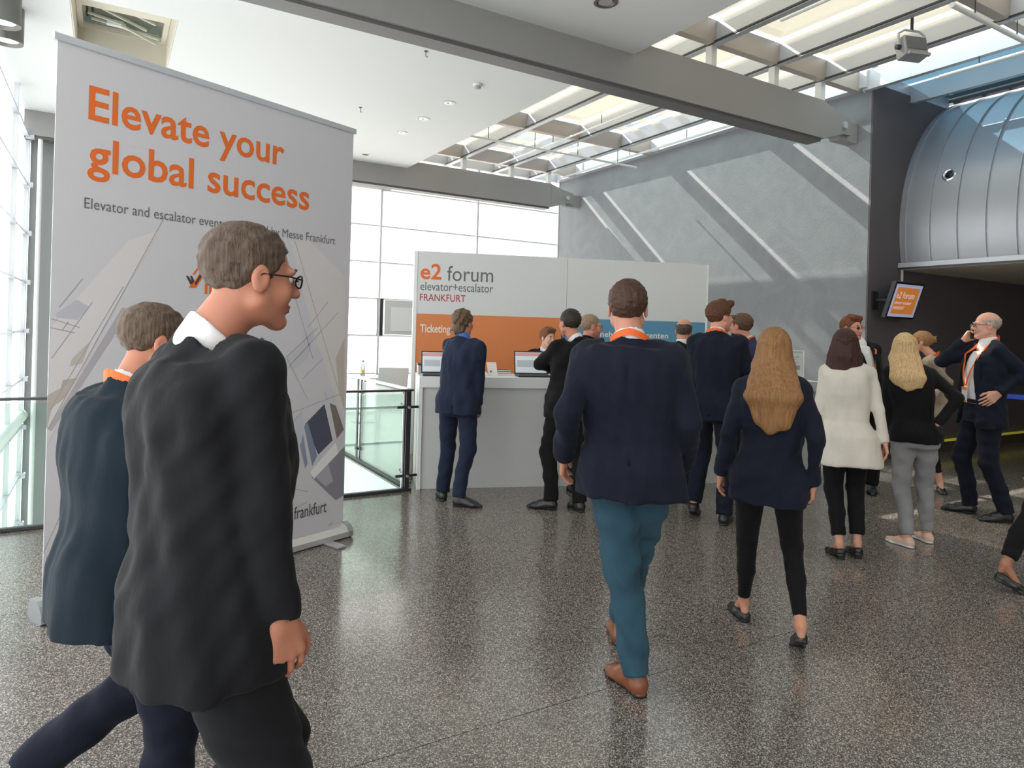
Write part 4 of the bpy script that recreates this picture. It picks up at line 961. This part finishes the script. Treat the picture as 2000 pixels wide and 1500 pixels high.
        gl2 = Grid(lo, hi, res*j.get('res', 1))
        for i, q in enumerate((-1, 1)):
            ar = j.get('arm', (.064, .054, .043) if not fem else (.052, .044, .037)); e = wri[i]+(wri[i]-elb[i])*j.get('cuff', .0); d = nrm(wri[i]-elb[i])
            g1 = Grid(lo, hi, res*j.get('res', 1)); g1.cone(elb[i], e, ar[1]*s, ar[2]*s, .016); g1.clip(e, d); g1.cone(shs[i]+V3(0, 0, -.015*s), elb[i], ar[0]*s, ar[1]*s, .016)
            gl2.f = np.minimum(gl2.f, g1.f)
        gj.put((slice(None),)*3, gl2.f, .016)
        if j.get('collar', True):
            nd = nrm((hc-hf*.03*HS-hu*.05*HS)-nb); cr = (.079 if not fem else .064)*s
            gj.cone(nb-V3(0, 0, .06*s), nb+nd*.035*s-fw(sp)*.004, .1*s, cr, .03)
            pt = nb+nd*(.034 if not fem else .028)*s-fw(sp)*.075*s; nn = nrm(nd+fw(sp)*(.75 if openf or not fem else .3)); w = gj.win(nb-.15, nb+.2)
            sl, X, Y, Z = w; q = (X-pt[0])*nn[0]+(Y-pt[1])*nn[1]+(Z-pt[2])*nn[2]; rr = np.sqrt((X-nb[0])**2+(Y-nb[1])**2)-.112*s
            cutter = np.maximum(np.maximum(-q, rr), nb[2]-.07*s-Z); gj.f[sl] = np.maximum(gj.f[sl], -cutter.astype(f32))
        gj.waves(j.get('fold', .007), .16, int(H*977), .6); gj.waves(j.get('fold', .007)*.45, .07, int(H*377), .8)
        # back seam and vent
        if not j.get('novent'):
            lo_ = j.get('loose', .012)
            for z0, z1, r in ((hem*s-.02, (hem+.2)*s, .008), ((hem+.2)*s, 1.4*s, .005)):
                a_, b_ = surf(z0, 180, lo_+.003), surf(z1, 180, lo_+.003); gj.cone(a_, b_, r, r*.7, .006, None, 'sub')
        if openf:          # V of the open front
            X, Y, Z = gj.ax[0][:, None, None], gj.ax[1][None, :, None], gj.ax[2][None, None, :]; zz = Z.ravel(); x_, y_, a_, b_, yw = T(zz)
            dx, dy = X-x_[None, None], Y-y_[None, None]; lat = np.abs(dx*np.cos(yw)[None, None]-dy*np.sin(yw)[None, None]); fo = dx*np.sin(yw)[None, None]+dy*np.cos(yw)[None, None]
            zs = j.get('vz', (1.12, 1.47)); w0 = j.get('vw', (.004, .075)); ww = np.interp(zz, [zs[0]*s, zs[1]*s], [w0[0]*s, w0[1]*s]); ww = np.where(zz < (zs[0]-.02)*s, -.05 if zs[0] > .9 else w0[0]*s, ww)
            cut = np.maximum(lat-ww[None, None], -(fo-.03*s)); gj.f = np.maximum(gj.f, -cut.astype(f32))
        V, Q = nets(gj, it=2); jk = fast_mesh('jacket' if not fem else 'blazer', V, Q, j['mat'], root)
        if openf:          # lapels
            zs = j.get('vz', (1.12, 1.47)); w0 = j.get('vw', (.004, .075))
            for q in (-1, 1):
                pts = []
                for k_ in range(6):
                    tq = k_/5; z = (zs[0]+.02+(zs[1]-zs[0]-.03)*tq)*s if zs[0] > .9 else (1.1+.35*tq)*s; wi = np.interp(z, [zs[0]*s, zs[1]*s], [w0[0]*s, w0[1]*s])
                    lw = (.018+.05*tq*(1 if tq < .75 else .55))*s
                    a0 = math.degrees(math.asin(min(.95, wi/float(np.interp(z, zr, rx))))); a1 = math.degrees(math.asin(min(.97, (wi+lw)/float(np.interp(z, zr, rx)))))
                    pts.append((surf(z, q*a0, .02), surf(z, q*a1, .026)))
                vs = [p for ab in pts for p in ab]; fs = [(2*i, 2*i+1, 2*i+3, 2*i+2) for i in range(5)]
                raw('lapel', vs, fs, j['mat'], jk, True)
    # ---- shoes
    if shoes:
        for i in (0, 1):
            hl, d, lift = F[i]; side = V3(d[1], -d[0], 0); L = FL; kind = shoes.get('kind', 'dress'); he = .028*s if shoes.get('heel') else .0
            gsx = Grid((-.08, -.05, -.012), (.08, L+.06, .15), .0055)
            if kind == 'dress':
                gsx.cone((0, .035*s, .042*s), (0, .5*L, .036*s), .038*s, .04*s, .02); gsx.cone((0, .5*L, .034*s), (0, .72*L, .026*s), .042*s, .046*s, .02, ((0, 0, 1), .75)); gsx.cone((0, .72*L, .024*s), (0, L-.02*s, .017*s), .045*s, .026*s, .02, ((0, 0, 1), .65))
                gsx.cone((0, .05*s, .05*s), (0, .06*s, .098*s), .043*s, .04*s, .02); gsx.cone((0, .1*s, .06*s), (0, .15*s, .05*s), .034*s, .03*s, .02)
            elif kind == 'sneaker':
                gsx.cone((0, .035*s, .04*s), (0, .5*L, .038*s), .036*s, .036*s, .02); gsx.cone((0, .5*L, .034*s), (0, L-.03*s, .024*s), .04*s, .03*s, .02, ((0, 0, 1), .7)); gsx.cone((0, .04*s, .04*s), (0, .05*s, .07*s), .036*s, .034*s, .02)
                gsx.ell((0, .075*s, .095*s), (.024*s, .05*s, .03*s), .01, 'sub')
            else:
                gsx.cone((0, .034*s, .032*s), (0, .5*L, .028*s), .036*s, .036*s, .02); gsx.cone((0, .5*L, .027*s), (0, L-.025*s, .018*s), .038*s, .027*s, .02, ((0, 0, 1), .75))
                gsx.ell((0, .1*s, .083*s), (.027*s, .075*s, .034*s), .008, 'sub')
            so_ = .009*s; gsx.cone((0, .034*s, so_), (0, .45*L, so_), .037*s, .034*s, .003, ((0, 0, 1), .3)); gsx.cone((0, .45*L, so_), (0, .7*L, so_), .034*s, .045*s, .003, ((0, 0, 1), .3)); gsx.cone((0, .7*L, so_), (0, L-.022*s, so_), .045*s, .03*s, .003, ((0, 0, 1), .3))
            gsx.clip((0, 0, 0.001), (0, 0, -1))
            V, Q = gsx.net(); V = relax(V, Q, 1, .4)
            if he: V[:, 2] += np.clip(1-V[:, 1]/(L*.6), 0, 1)*he
            heelblock = None
            if lift:      # heel raised, ball on the floor
                a = math.asin(min(.95, lift/(L*.62))); yb = L*.7; m = V[:, 1] < yb; dy, dz = V[:, 1]-yb, V[:, 2].copy()
                V[:, 1] = np.where(m, yb+dy*math.cos(a)+dz*math.sin(a), V[:, 1]); V[:, 2] = np.where(m, dz*math.cos(a)-dy*math.sin(a), V[:, 2])
            W = hl+np.outer(V[:, 0], side)+np.outer(V[:, 1], d)+np.outer(V[:, 2], V3(0, 0, 1))
            so = shoes.get('sole', .016)
            fast_mesh('shoe', W, Q, [shoes['mat'], shoes.get('solemat', mat('sole_black', (24, 22, 22), .6))], root, (lambda c, so=so, lift=lift: (c[:, 2] < so).astype(int)) if not lift else None)
            if he:
                hb_ = MB(); p = hl+d*.03*s; c4 = [p+side*a_*.022*s+d*b_*.024*s for a_, b_ in ((-1, -1), (1, -1), (1, 1), (-1, 1))]
                hb_.add([tuple(c_) for c_ in c4]+[tuple(c_+V3(0, 0, he+.012)) for c_ in c4], [(3, 2, 1, 0), (4, 5, 6, 7), (0, 1, 5, 4), (1, 2, 6, 5), (2, 3, 7, 6), (3, 0, 4, 7)]); hb_.build('shoe_heel', shoes['mat'], root, bevel=.004)
    # ---- hair
    if hair:
        hm = hairmat(hair['name'], hair['rgb']); kd = hair['kind']; th = hair.get('t', .011); gh = Grid((-.135, -.17, -.16), (.135, .135, .17), hs*1.05)
        gh.ell((0, -.02, .035), (.0765+th, .097+th, .087+th), .01)
        X, Y, Z = gh.ax[0][:, None, None], gh.ax[1][None, :, None], gh.ax[2][None, None, :]; y = Y.ravel()
        dn = hair.get('nape', 0.)
        hl_ = np.interp(y, [-.13, -.06, -.028, -.018, .012, .02, .045, .07, .1], [-.088-dn, -.082-dn, -.05-dn*.5, .0, .0, -.015, .03, .066, .078]); hl_ = hl_+hair.get('up', 0.)*np.clip((y-.02)/.05, 0, 1)
        if kd in ('long', 'bob', 'tied'): hl_ = np.interp(y, [-.13, -.03, .0, .03, .05, .075, .1], [-.12, -.12, -.07, -.02, .04, .07, .08])
        gh.f = np.maximum(gh.f, ((hl_[None, :, None]-Z)*.8).astype(f32))
        if hair.get('quiff'): gh.cone((-.05, .05, .1), (.05, .06, .105), .028, .03, .02); gh.cone((-.04, .0, .12), (.04, .0, .12), .02, .022, .02)
        if kd == 'bald': gh.f = np.maximum(gh.f, (Z-(.055+.35*np.clip(-.06-Y, 0, .03))).astype(f32)*.8)
        if kd == 'wavy': gh.ell((0, -.075, -.06), (.068, .05, .05), .02); gh.waves(.006, .04, 3)
        if kd == 'tied': gh.ell((0, -.12, .03), (.034, .038, .036), .02); gh.cone((0, -.13, .05), (.02, -.165, .075), .016, .004, .01); gh.cone((0, -.12, .03), (-.01, -.16, .0), .02, .004, .01)
        gh.waves(.0026, .028, 5)
        V, Q = gh.net(); V = relax(V, Q, 1); Vw = toW(V); pcs = [(Vw, Q)]
        if kd in ('long', 'bob'):
            ln = hair['len']*s; wd = hair.get('w', (.08, .12, .1)); lo = np.array(hc)-V3(.3, .3, ln+.1); hi = np.array(hc)+V3(.3, .3, .15); gl_ = Grid(lo, hi, hair.get('h', .008))
            fw_h, rt_h = fw(hphi), rt(hphi); rs = np.random.RandomState(4)
            for k_ in range(hair.get('n', 15)):
                q = -1+2*k_/(hair.get('n', 15)-1); a0 = q*1.45
                top_ = toW(np.array([[math.sin(a0)*.07, -.02-math.cos(a0)*.075, .05]]))[0]
                mid = hc+rt_h*q*wd[0]*s-fw_h*(.1-.07*q*q)*s-V3(0, 0, .09*s)
                zc = hc[2]-min(ln, .24*s); bkp = (-surf(max(zc, 1.0*s), 180, .03)+V3(0, 0, 0)) if False else None
                low = hc+rt_h*q*wd[1]*s-V3(0, 0, .25*s); tip = hc+rt_h*q*wd[2]*s-V3(0, 0, ln*(1-.1*abs(q)-.08*rs.rand()))
                for P_ in (low, tip):        # lie on the back
                    z = float(np.clip(P_[2], .9*s, 1.47*s)); x_, y_, a_, b_, yw = [float(v) for v in T(z)]
                    la = (P_[0]-x_)*math.cos(yw)-(P_[1]-y_)*math.sin(yw); la = np.clip(la/(a_+.03), -.95, .95)
                    fo = -(b_+.03)*(1-abs(la)**2.4)**(1/2.4) if kd == 'long' else -.1*s
                    P_[0] = x_+rt(yw)[0]*la*(a_+.03)+fw(yw)[0]*fo; P_[1] = y_+rt(yw)[1]*la*(a_+.03)+fw(yw)[1]*fo
                r = .026*s
                gl_.cone(top_, mid, r*.9, r, .012); 
                if kd == 'long': gl_.cone(mid, low, r, r*.95, .03); gl_.cone(low, tip, r*.9, r*.3, .03)
                else:
                    tip = hc+rt_h*q*wd[2]*s-fw_h*(.1-.07*q*q)*s-V3(0, 0, ln*(1-.1*rs.rand())); gl_.cone(mid, tip, r, r*.45, .012)
            gl_.waves(.003, .045, 8, .12)
            V, Q = gl_.net(); V = relax(V, Q, 4); pcs.append((V, Q))
        V, Q = nets(*pcs, it=0); fast_mesh('hair', V, Q, hm, root)
    # ---- spectacles
    if glasses:
        gm = mat('glasses_'+glasses, {'dark': (30, 28, 30), 'thin': (110, 104, 100)}[glasses], .3, .3); r = .0022 if glasses == 'dark' else .0014; gg = MB()
        for q in (-1, 1):
            ring = [(q*(.034+.021*math.cos(a)), .104-.004*abs(math.cos(a)), .0+.015*math.sin(a)) for a in np.linspace(0, 2*math.pi, 15)]
            gg.tube(ring, r, 6); gg.tube([(q*.055, .1, .004), (q*.077, .06, .006), (q*.083, .0, .004), (q*.082, -.02, -.01)], r, 6)
        gg.tube([(-.013, .105, .003), (0, .11, .006), (.013, .105, .003)], r, 6)
        o = raw('glasses', toW(np.array(gg.v)), gg.f, gm, root, True)
        for q in (-1, 1):
            vs = [(q*(.034+.02*math.cos(a)), .103, .014*math.sin(a)) for a in np.linspace(0, 2*math.pi, 13)[:-1]]
            raw('lens', toW(np.array(vs)), [tuple(range(12))], glassmat('spectacle_glass', (236, 240, 242), 1.0), o)
    # ---- lanyard
    if lanyard:
        lm = mat('lanyard_orange', (238, 104, 34), .6); pts = []
        zb_ = nb[2]+.03*s
        for a in np.linspace(0, 100, 8): # round the neck, from the nape to the side
            r = .085*s; c = nb+nrm(hc-nb)*.026; pts.append((c-fw(sp)*math.cos(R_(a))*r+rt(sp)*math.sin(R_(a))*r*1.02+V3(0, 0, (.022-.06*(a/100)**1.3)*s)))
        for z, an in ((1.44, 42), (1.38, 33), (1.3, 22), (1.22, 12), (1.16, 4)): pts.append(surf(z*s, an, .03 if z > 1.4 else (.012 if openf else .03)))
        cen = lambda p: V3(*(np.array([np.interp(p[2], zr, cx), np.interp(p[2], zr, cy), p[2]])))
        vs, fs = [], []
        for q in (1, -1):
            for i, p in enumerate(pts):
                if q < 0: d = p-V3(nb[0], nb[1], 0) if i < 8 else p-cen(p); ax_ = rt(sp) if i < 8 else rt(float(np.interp(p[2], zr, ya))); p = p-2*ax_*(d@ax_)
                o_ = nrm((p-cen(p))*V3(1, 1, 0)); tang = pts[min(i+1, len(pts)-1)]-pts[max(i-1, 0)]
                wv = V3(0, 0, 1) if i < 8 else rt(float(np.interp(p[2], zr, ya)))
                n0 = len(vs); w_ = (.011+.006*(i < 8))*lanyard
                vs += [p-wv*w_, p+wv*w_, p+wv*w_+o_*.002, p-wv*w_+o_*.002]
                if i: fs += [(n0-4+a, n0-4+(a+1) % 4, n0+(a+1) % 4, n0+a) for a in range(4)]
        la = raw('lanyard', vs, fs, lm, root, False)
        if badge:
            p = surf(1.13*s, 2, .028 if not openf else .014); yw = float(np.interp(1.1*s, zr, ya)); f_, r_ = fw(yw), rt(yw)
            bd = MB().add([tuple(p+r_*a_*.045+V3(0, 0, b_)+f_*c_) for c_ in (0, .004) for a_, b_ in ((-1, -.12), (1, -.12), (1, .02), (-1, .02))], [(0, 1, 2, 3), (7, 6, 5, 4), (0, 4, 5, 1), (1, 5, 6, 2), (2, 6, 7, 3), (3, 7, 4, 0)]).build('badge', mat('badge_white', (232, 230, 228), .4), la)
            MB().add([tuple(p+r_*a_*.044+V3(0, 0, b_)+f_*.0052) for a_, b_ in ((-1, -.01), (1, -.01), (1, .018), (-1, .018))]+[tuple(p+r_*a_*.044+V3(0, 0, b_)+f_*.0052) for a_, b_ in ((-1, -.118), (1, -.118), (1, -.1), (-1, -.1))], [(0, 1, 2, 3), (4, 5, 6, 7)]).build('badge_stripe', mat('badge_orange', (236, 150, 60), .5), bd)
    return dict(root=root, wri=wri, elb=elb, loc=loc, pj=pj, toW=toW, fw=fw, rt=rt, s=s, surf=surf)
NAVY = cloth('navy', (32, 38, 58)); NAVYD = cloth('dark_navy', (22, 26, 40)); CHAR = cloth('charcoal', (22, 22, 25)); TEAL = cloth('teal_navy', (20, 32, 42)); BLACK = cloth('black', (19, 18, 20))
JEANS = cloth('jeans', (50, 80, 96), var=.2); CREAM = cloth('cream', (210, 203, 191)); GREYT = cloth('grey_trousers', (146, 144, 146)); BEIGE = cloth('beige', (168, 150, 134)); PLUM = cloth('plum_navy', (58, 58, 92))
WSH = cloth('white_shirt', (232, 230, 230), .8, .02); BSH = cloth('blue_shirt', (76, 116, 190), .8)
LBLK = mat('leather_black', (30, 29, 31), .35, spec=.6); LBRN = mat('leather_brown', (132, 76, 48), .4, spec=.6, var=.15, vscale=20); PINK = mat('pink_canvas', (224, 186, 168), .7); WSOLE = mat('sole_white', (226, 222, 216), .6)
def jk(m, **k): return dict(mat=m, **k)
BR = dict(kind='short', name='brown', rgb=(84, 60, 44)); DB = dict(kind='short', name='dark_brown', rgb=(58, 44, 36)); GB = dict(kind='short', name='grey_brown', rgb=(92, 74, 60), t=.007)
walk = 'visitors in the foyer'
# two men walking past the banner
person('man in charcoal suit and glasses striding past the banner, closest to the camera', ('z', 408, 1.60), 1.82, 72, [((215, 1960), (330, 1985), .12), ((520, 1990), (640, 2000))],
       (492, 541, .0, 76), shphi=66, hip=(395, 1150, 0), sh=(418, 752, 0), wr=((455, 1180, .32), (552, 1245, -.16)), top=jk(CHAR, loose=.02, novent=True), bottom=jk(CHAR, r=(.11, .085, .075, .075)), shoes=dict(mat=LBLK),
       skin=(186, 124, 100), hair=dict(kind='short', name='greying', rgb=(88, 72, 60), t=.006), glasses='dark', shirt=WSH, hem=.79, res=.0075, curl=.55, pitch=4, group=walk, detail=.004, bw=1.03)
person('shorter man in teal-navy suit with orange lanyard walking behind the man in charcoal', ('z', 232, 2.02), 1.66, 78, [((0, 1650), (75, 1668), .16), ((300, 1690), (390, 1690))],
       (306, 668, .03, 80), shphi=60, hip=(225, 1180, 0), sh=(262, 792, 0), wr=((300, 1100, .3), (215, 1165, .0)), top=jk(TEAL, loose=.03, novent=True), bottom=jk(NAVYD, r=(.105, .082, .074, .074)), shoes=dict(mat=LBLK),
       skin=(190, 126, 100), hair=GB, shirt=WSH, hem=.77, res=.009, curl=.6, pitch=10, group=walk, lanyard=1.0, hands='L', bw=1.06)
# walking away in the middle
person('tall man in navy jacket, blue jeans and brown shoes walking towards the counter', (1228, 1350), 1.86, 2, [((1257, 1366), (1176, 1300)), ((1212, 1266), (1200, 1226))],
       (1226, 602, .05, 0), hip=(1232, 950, .05), sh=(1229, 722, .03), wr=((1102, 890, .04), (1336, 905, .14)), el=((1112, 800, -.1), (1350, 800, -.1)), top=jk(NAVYD, loose=.028), bottom=jk(JEANS, r=(.102, .08, .066, .062), fold=.011),
       shoes=dict(mat=LBRN), skin=(200, 140, 118), hair=dict(kind='short', name='mid_brown', rgb=(74, 52, 40), t=.008), shirt=WSH, hem=.83, res=.009, curl=.5, lanyard=.85, badge=False, group=walk, hands='L', bw=1.06, detail=.004)
person('woman with long light-brown hair in navy blazer and black leggings walking away', (1505, 1262), 1.67, 0, [((1458, 1218), (1428, 1186)), ((1566, 1292), (1552, 1246), .07)],
       (1512, 683, .03, 2), sex='f', hip=(1500, 960, 0), sh=(1508, 792, 0), wr=((1408, 925, .02), (1588, 945, -.02)), el=((1415, 860, -.12), (1600, 860, -.12)), top=jk(NAVYD, loose=.016, novent=True), bottom=jk(BLACK, r=(.09, .058, .05, .036), len=.9, fold=.002),
       shoes=dict(mat=LBLK, kind='flat'), skin=(204, 146, 118), hair=dict(kind='long', name='light_brown', rgb=(142, 102, 64), len=.45, w=(.085, .12, .085), n=19, t=.014), hem=.8, res=.009, curl=.5, group=walk)
# at the counter
person('man in blue suit with wavy hair standing alone at the ticket counter', (886, 981), 1.78, 18, [((866, 980), (856, 962)), ((884, 988), (941, 992))],
       (905, 631, .02, 40), shphi=42, hip=(894, 800, 0), sh=(905, 706, 0), wr=((885, 790, .3), (934, 800, -.02)), el=((868, 750, .15), (945, 750, -.15)), top=jk(NAVY), bottom=jk(NAVY), shoes=dict(mat=LBLK),
       skin=(190, 128, 104), hair=dict(kind='wavy', name='wavy_brown', rgb=(98, 78, 60), t=.014, nape=.03), shirt=BSH, hem=.82, res=.01, group=walk)
person('young clerk in dark suit smiling behind the ticket counter', ('z', 1062, 7.92), 1.66, 165, [((1052, 908), (1050, 914)), ((1074, 908), (1076, 914))],
       (1070, 660, -.02, 140), sh=(1066, 697, 0), wr=((1085, 725, -.1), (1045, 725, -.1)), top=jk(BLACK, vz=(1.1, 1.47)), bottom=jk(BLACK), shoes=dict(mat=LBLK), skin=(216, 164, 142), hair=dict(kind='short', name='auburn', rgb=(118, 76, 52), t=.012, quiff=True),
       shirt=WSH, openf=1, group='staff at the counter', pitch=5)
person('dark-haired man in black suit with folded arms leaning at the counter', (1098, 996), 1.81, -32, [((1088, 996), (1022, 990)), ((1138, 1002), (1106, 984))],
       (1112, 631, .02, -38), hip=(1108, 810, 0), sh=(1122, 694, 0), wr=((1100, 728, .2), (1078, 730, .18)), el=((1066, 718, .12), (1150, 735, .0)), top=jk(BLACK), bottom=jk(BLACK), shoes=dict(mat=LBLK),
       skin=(196, 132, 106), hair=dict(kind='short', name='black_brown', rgb=(48, 40, 36), t=.009), shirt=WSH, hem=.82, group=walk, hands='L')
person('grey-haired man in thin glasses behind the folded-arms man at the counter', (1150, 964), 1.77, 40, [((1128, 967), (1118, 960)), ((1166, 967), (1180, 960))],
       (1155, 638, .0, 75), sh=(1150, 684, 0), wr=((1160, 740, .2), (1185, 740, .1)), top=jk(BLACK), bottom=jk(BLACK), shoes=dict(mat=LBLK), skin=(206, 138, 116), hair=dict(kind='short', name='grey_blond', rgb=(150, 126, 104), t=.006),
       glasses='thin', shirt=BLACK, group=walk, hands='')
person('balding man in dark suit waiting at the blue end of the counter', (1330, 966), 1.76, 0, [((1314, 970), (1306, 958)), ((1345, 970), (1350, 958))],
       (1336, 646, .0, 4), sh=(1332, 692, 0), wr=((1305, 735, .2), (1362, 735, .2)), top=jk(NAVYD), bottom=jk(NAVYD), shoes=dict(mat=LBLK), skin=(206, 146, 122), hair=dict(kind='bald', name='short_dark', rgb=(84, 72, 64), t=.006), shirt=WSH, group=walk, hands='')
person('tall man in navy suit and dark glasses turning right beside the white exhibition wall', (1392, 1018), 1.91, 12, [((1352, 1016), (1362, 992), .06), ((1412, 1028), (1428, 1004))],
       (1407, 618, .02, 58), hip=(1392, 830, 0), sh=(1400, 692, 0), wr=((1364, 800, .12), (1445, 775, .2)), el=((1346, 760, -.02), (1466, 740, .02)), top=jk(NAVYD), bottom=jk(NAVYD), shoes=dict(mat=LBLK),
       skin=(214, 152, 128), hair=dict(kind='short', name='chestnut', rgb=(92, 58, 40), t=.013, quiff=True), glasses='dark', shirt=WSH, hem=.82, res=.01, group=walk, lanyard=.7, hands='', badge=False)
person('man in plum-blue jacket facing the tall man with glasses', ('z', 1450, 6.7), 1.83, -50, [((1440, 972), (1434, 966)), ((1464, 974), (1456, 968))],
       (1446, 637, .0, -60), sh=(1456, 684, 0), wr=((1435, 745, .1), (1470, 745, .1)), top=jk(PLUM), bottom=jk(NAVYD), shoes=dict(mat=LBLK), skin=(206, 146, 122), hair=dict(kind='short', name='brown2', rgb=(94, 66, 50), t=.009), shirt=WSH, group=walk, lanyard=.7, hands='')
# group on the right
person('woman with dark bob in cream flared blazer and black trousers', (1648, 1086), 1.68, -6, [((1646, 1095), (1610, 1071)), ((1679, 1093), (1652, 1070))],
       (1650, 673, .0, -4), sex='f', hip=(1655, 850, 0), sh=(1655, 748, 0), wr=((1592, 868, .0), (1729, 868, .0)), el=((1596, 810, -.08), (1722, 800, -.12)), top=jk(CREAM, flare=.045, novent=True, fold=.003, loose=.012), bottom=jk(BLACK, r=(.098, .068, .058, .055), len=.86, fold=.004),
       shoes=dict(mat=LBLK, kind='flat', heel=True), skin=(206, 150, 124), hair=dict(kind='bob', name='dark_red_brown', rgb=(62, 36, 32), len=.255, w=(.1, .12, .14), n=17, t=.016), hem=.72, res=.01, group=walk)
person('man with reddish hair, white shirt and orange lanyard talking behind the cream blazer', (1690, 966), 1.86, 140, [((1700, 958), (1708, 978)), ((1668, 958), (1664, 974))],
       (1664, 641, .0, 128), sh=(1676, 702, 0), wr=((1712, 770, -.1), (1650, 770, -.1)), top=jk(CHAR, vz=(1.0, 1.47), vw=(.02, .085)), bottom=jk(CHAR), shoes=dict(mat=LBLK), skin=(214, 150, 124), hair=dict(kind='short', name='reddish', rgb=(116, 66, 42), t=.011, quiff=True),
       glasses='thin', shirt=WSH, openf=1, lanyard=1.0, group=walk, res=.01, hands='R')
person('woman with long blonde hair in black blazer and grey trousers', (1778, 1062), 1.66, -14, [((1784, 1072), (1716, 1050)), ((1819, 1063), (1775, 1043))],
       (1766, 679, .0, -8), sex='f', hip=(1788, 860, 0), sh=(1776, 752, 0), wr=((1745, 840, .1), (1832, 828, -.08)), el=((1728, 800, -.05), (1864, 788, -.06)), top=jk(BLACK, novent=True, loose=.012), bottom=jk(GREYT, r=(.098, .07, .06, .05), len=.97),
       shoes=dict(mat=PINK, kind='sneaker', sole=.024, solemat=WSOLE), skin=(216, 164, 140), hair=dict(kind='long', name='blonde', rgb=(206, 172, 126), len=.36, w=(.09, .105, .1), n=17, t=.014), hem=.87, res=.01, group=walk, hands='')
person('woman in beige blazer and glasses with tied-back hair behind the blonde woman', (1822, 960), 1.72, -95, [((1834, 958), (1850, 972)), ((1806, 940), (1800, 946))],
       (1798, 668, .0, -95), sex='f', sh=(1818, 712, 0), wr=((1815, 780, -.1), (1795, 770, .1)), el=((1858, 765, -.05), None), top=jk(BEIGE, vz=(1.1, 1.46)), bottom=jk(BLACK, r=(.088, .06, .05, .045), len=.72), shoes=dict(mat=LBLK, kind='flat'),
       skin=(218, 160, 134), hair=dict(kind='tied', name='dark_blonde', rgb=(160, 118, 78), t=.012), glasses='dark', shirt=WSH, openf=1, lanyard=.9, group=walk, res=.01)
pm = person('bald man in open navy jacket talking on the phone with one hand on his hip', (1908, 1008), 1.85, -118, [((1978, 1021), (1910, 1017)), ((1908, 1004), (1838, 994))],
       (1926, 636, .0, -108), hip=(1920, 805, 0), sh=(1926, 694, 0), wr=((1952, 768, -.22), (1882, 665, .14)), el=((2006, 735, -.12), (1842, 718, .12)), palm=(None, (.6, -.5, .1)), top=jk(NAVYD, vz=(.7, 1.47), vw=(.16, .1), loose=.02), bottom=jk(NAVYD, belt=True), shoes=dict(mat=LBLK),
       skin=(214, 160, 138), hair=dict(kind='bald', name='stubble_grey', rgb=(176, 160, 148), t=.002), glasses='dark', shirt=WSH, openf=1, lanyard=1.1, hem=.8, group=walk, curl=(.35, 1.0), bw=1.04, res=.01)
person('woman walking out of view in black trousers and black flats', ('z', 2085, 4.45), 1.68, 82, [((1934, 1150), (2004, 1160), .06), ((2150, 1150), (2220, 1155))],
       (2085, 690, .0, 82), sex='f', hip=(2070, 880, 0), sh=(2080, 745, 0), top=jk(CHAR), bottom=jk(BLACK, r=(.095, .07, .06, .055), len=.88), shoes=dict(mat=LBLK, kind='flat'), skin=(176, 120, 96), hair=dict(kind='short', name='dark2', rgb=(50, 40, 36)), group=walk, hands='', eyes=False)
# the phone
q = pm['wri'][1]; ph_ = MB().box(-.035, .035, -.005, .005, -.07, .07).build('mobile_phone', mat('phone_black', (30, 30, 34), .3), bevel=.004)
rw = pm['root']; mw = Matrix.Translation(rw.location) @ Matrix.Rotation(rw.rotation_euler.z, 4, 'Z')
hp_ = pm['pj'](1903, 648, .12); fd = pm['fw'](math.radians(-108)); rd = pm['rt'](math.radians(-108))
lm_ = Matrix(((fd[0], rd[0], 0, hp_[0]), (fd[1], rd[1], 0, hp_[1]), (0, 0, 1, hp_[2]), (0, 0, 0, 1)))
ph_.matrix_world = mw @ lm_
tag(ph_, 'black mobile phone held to the bald man\'s ear', 'phone')
bpy.context.view_layer.update()
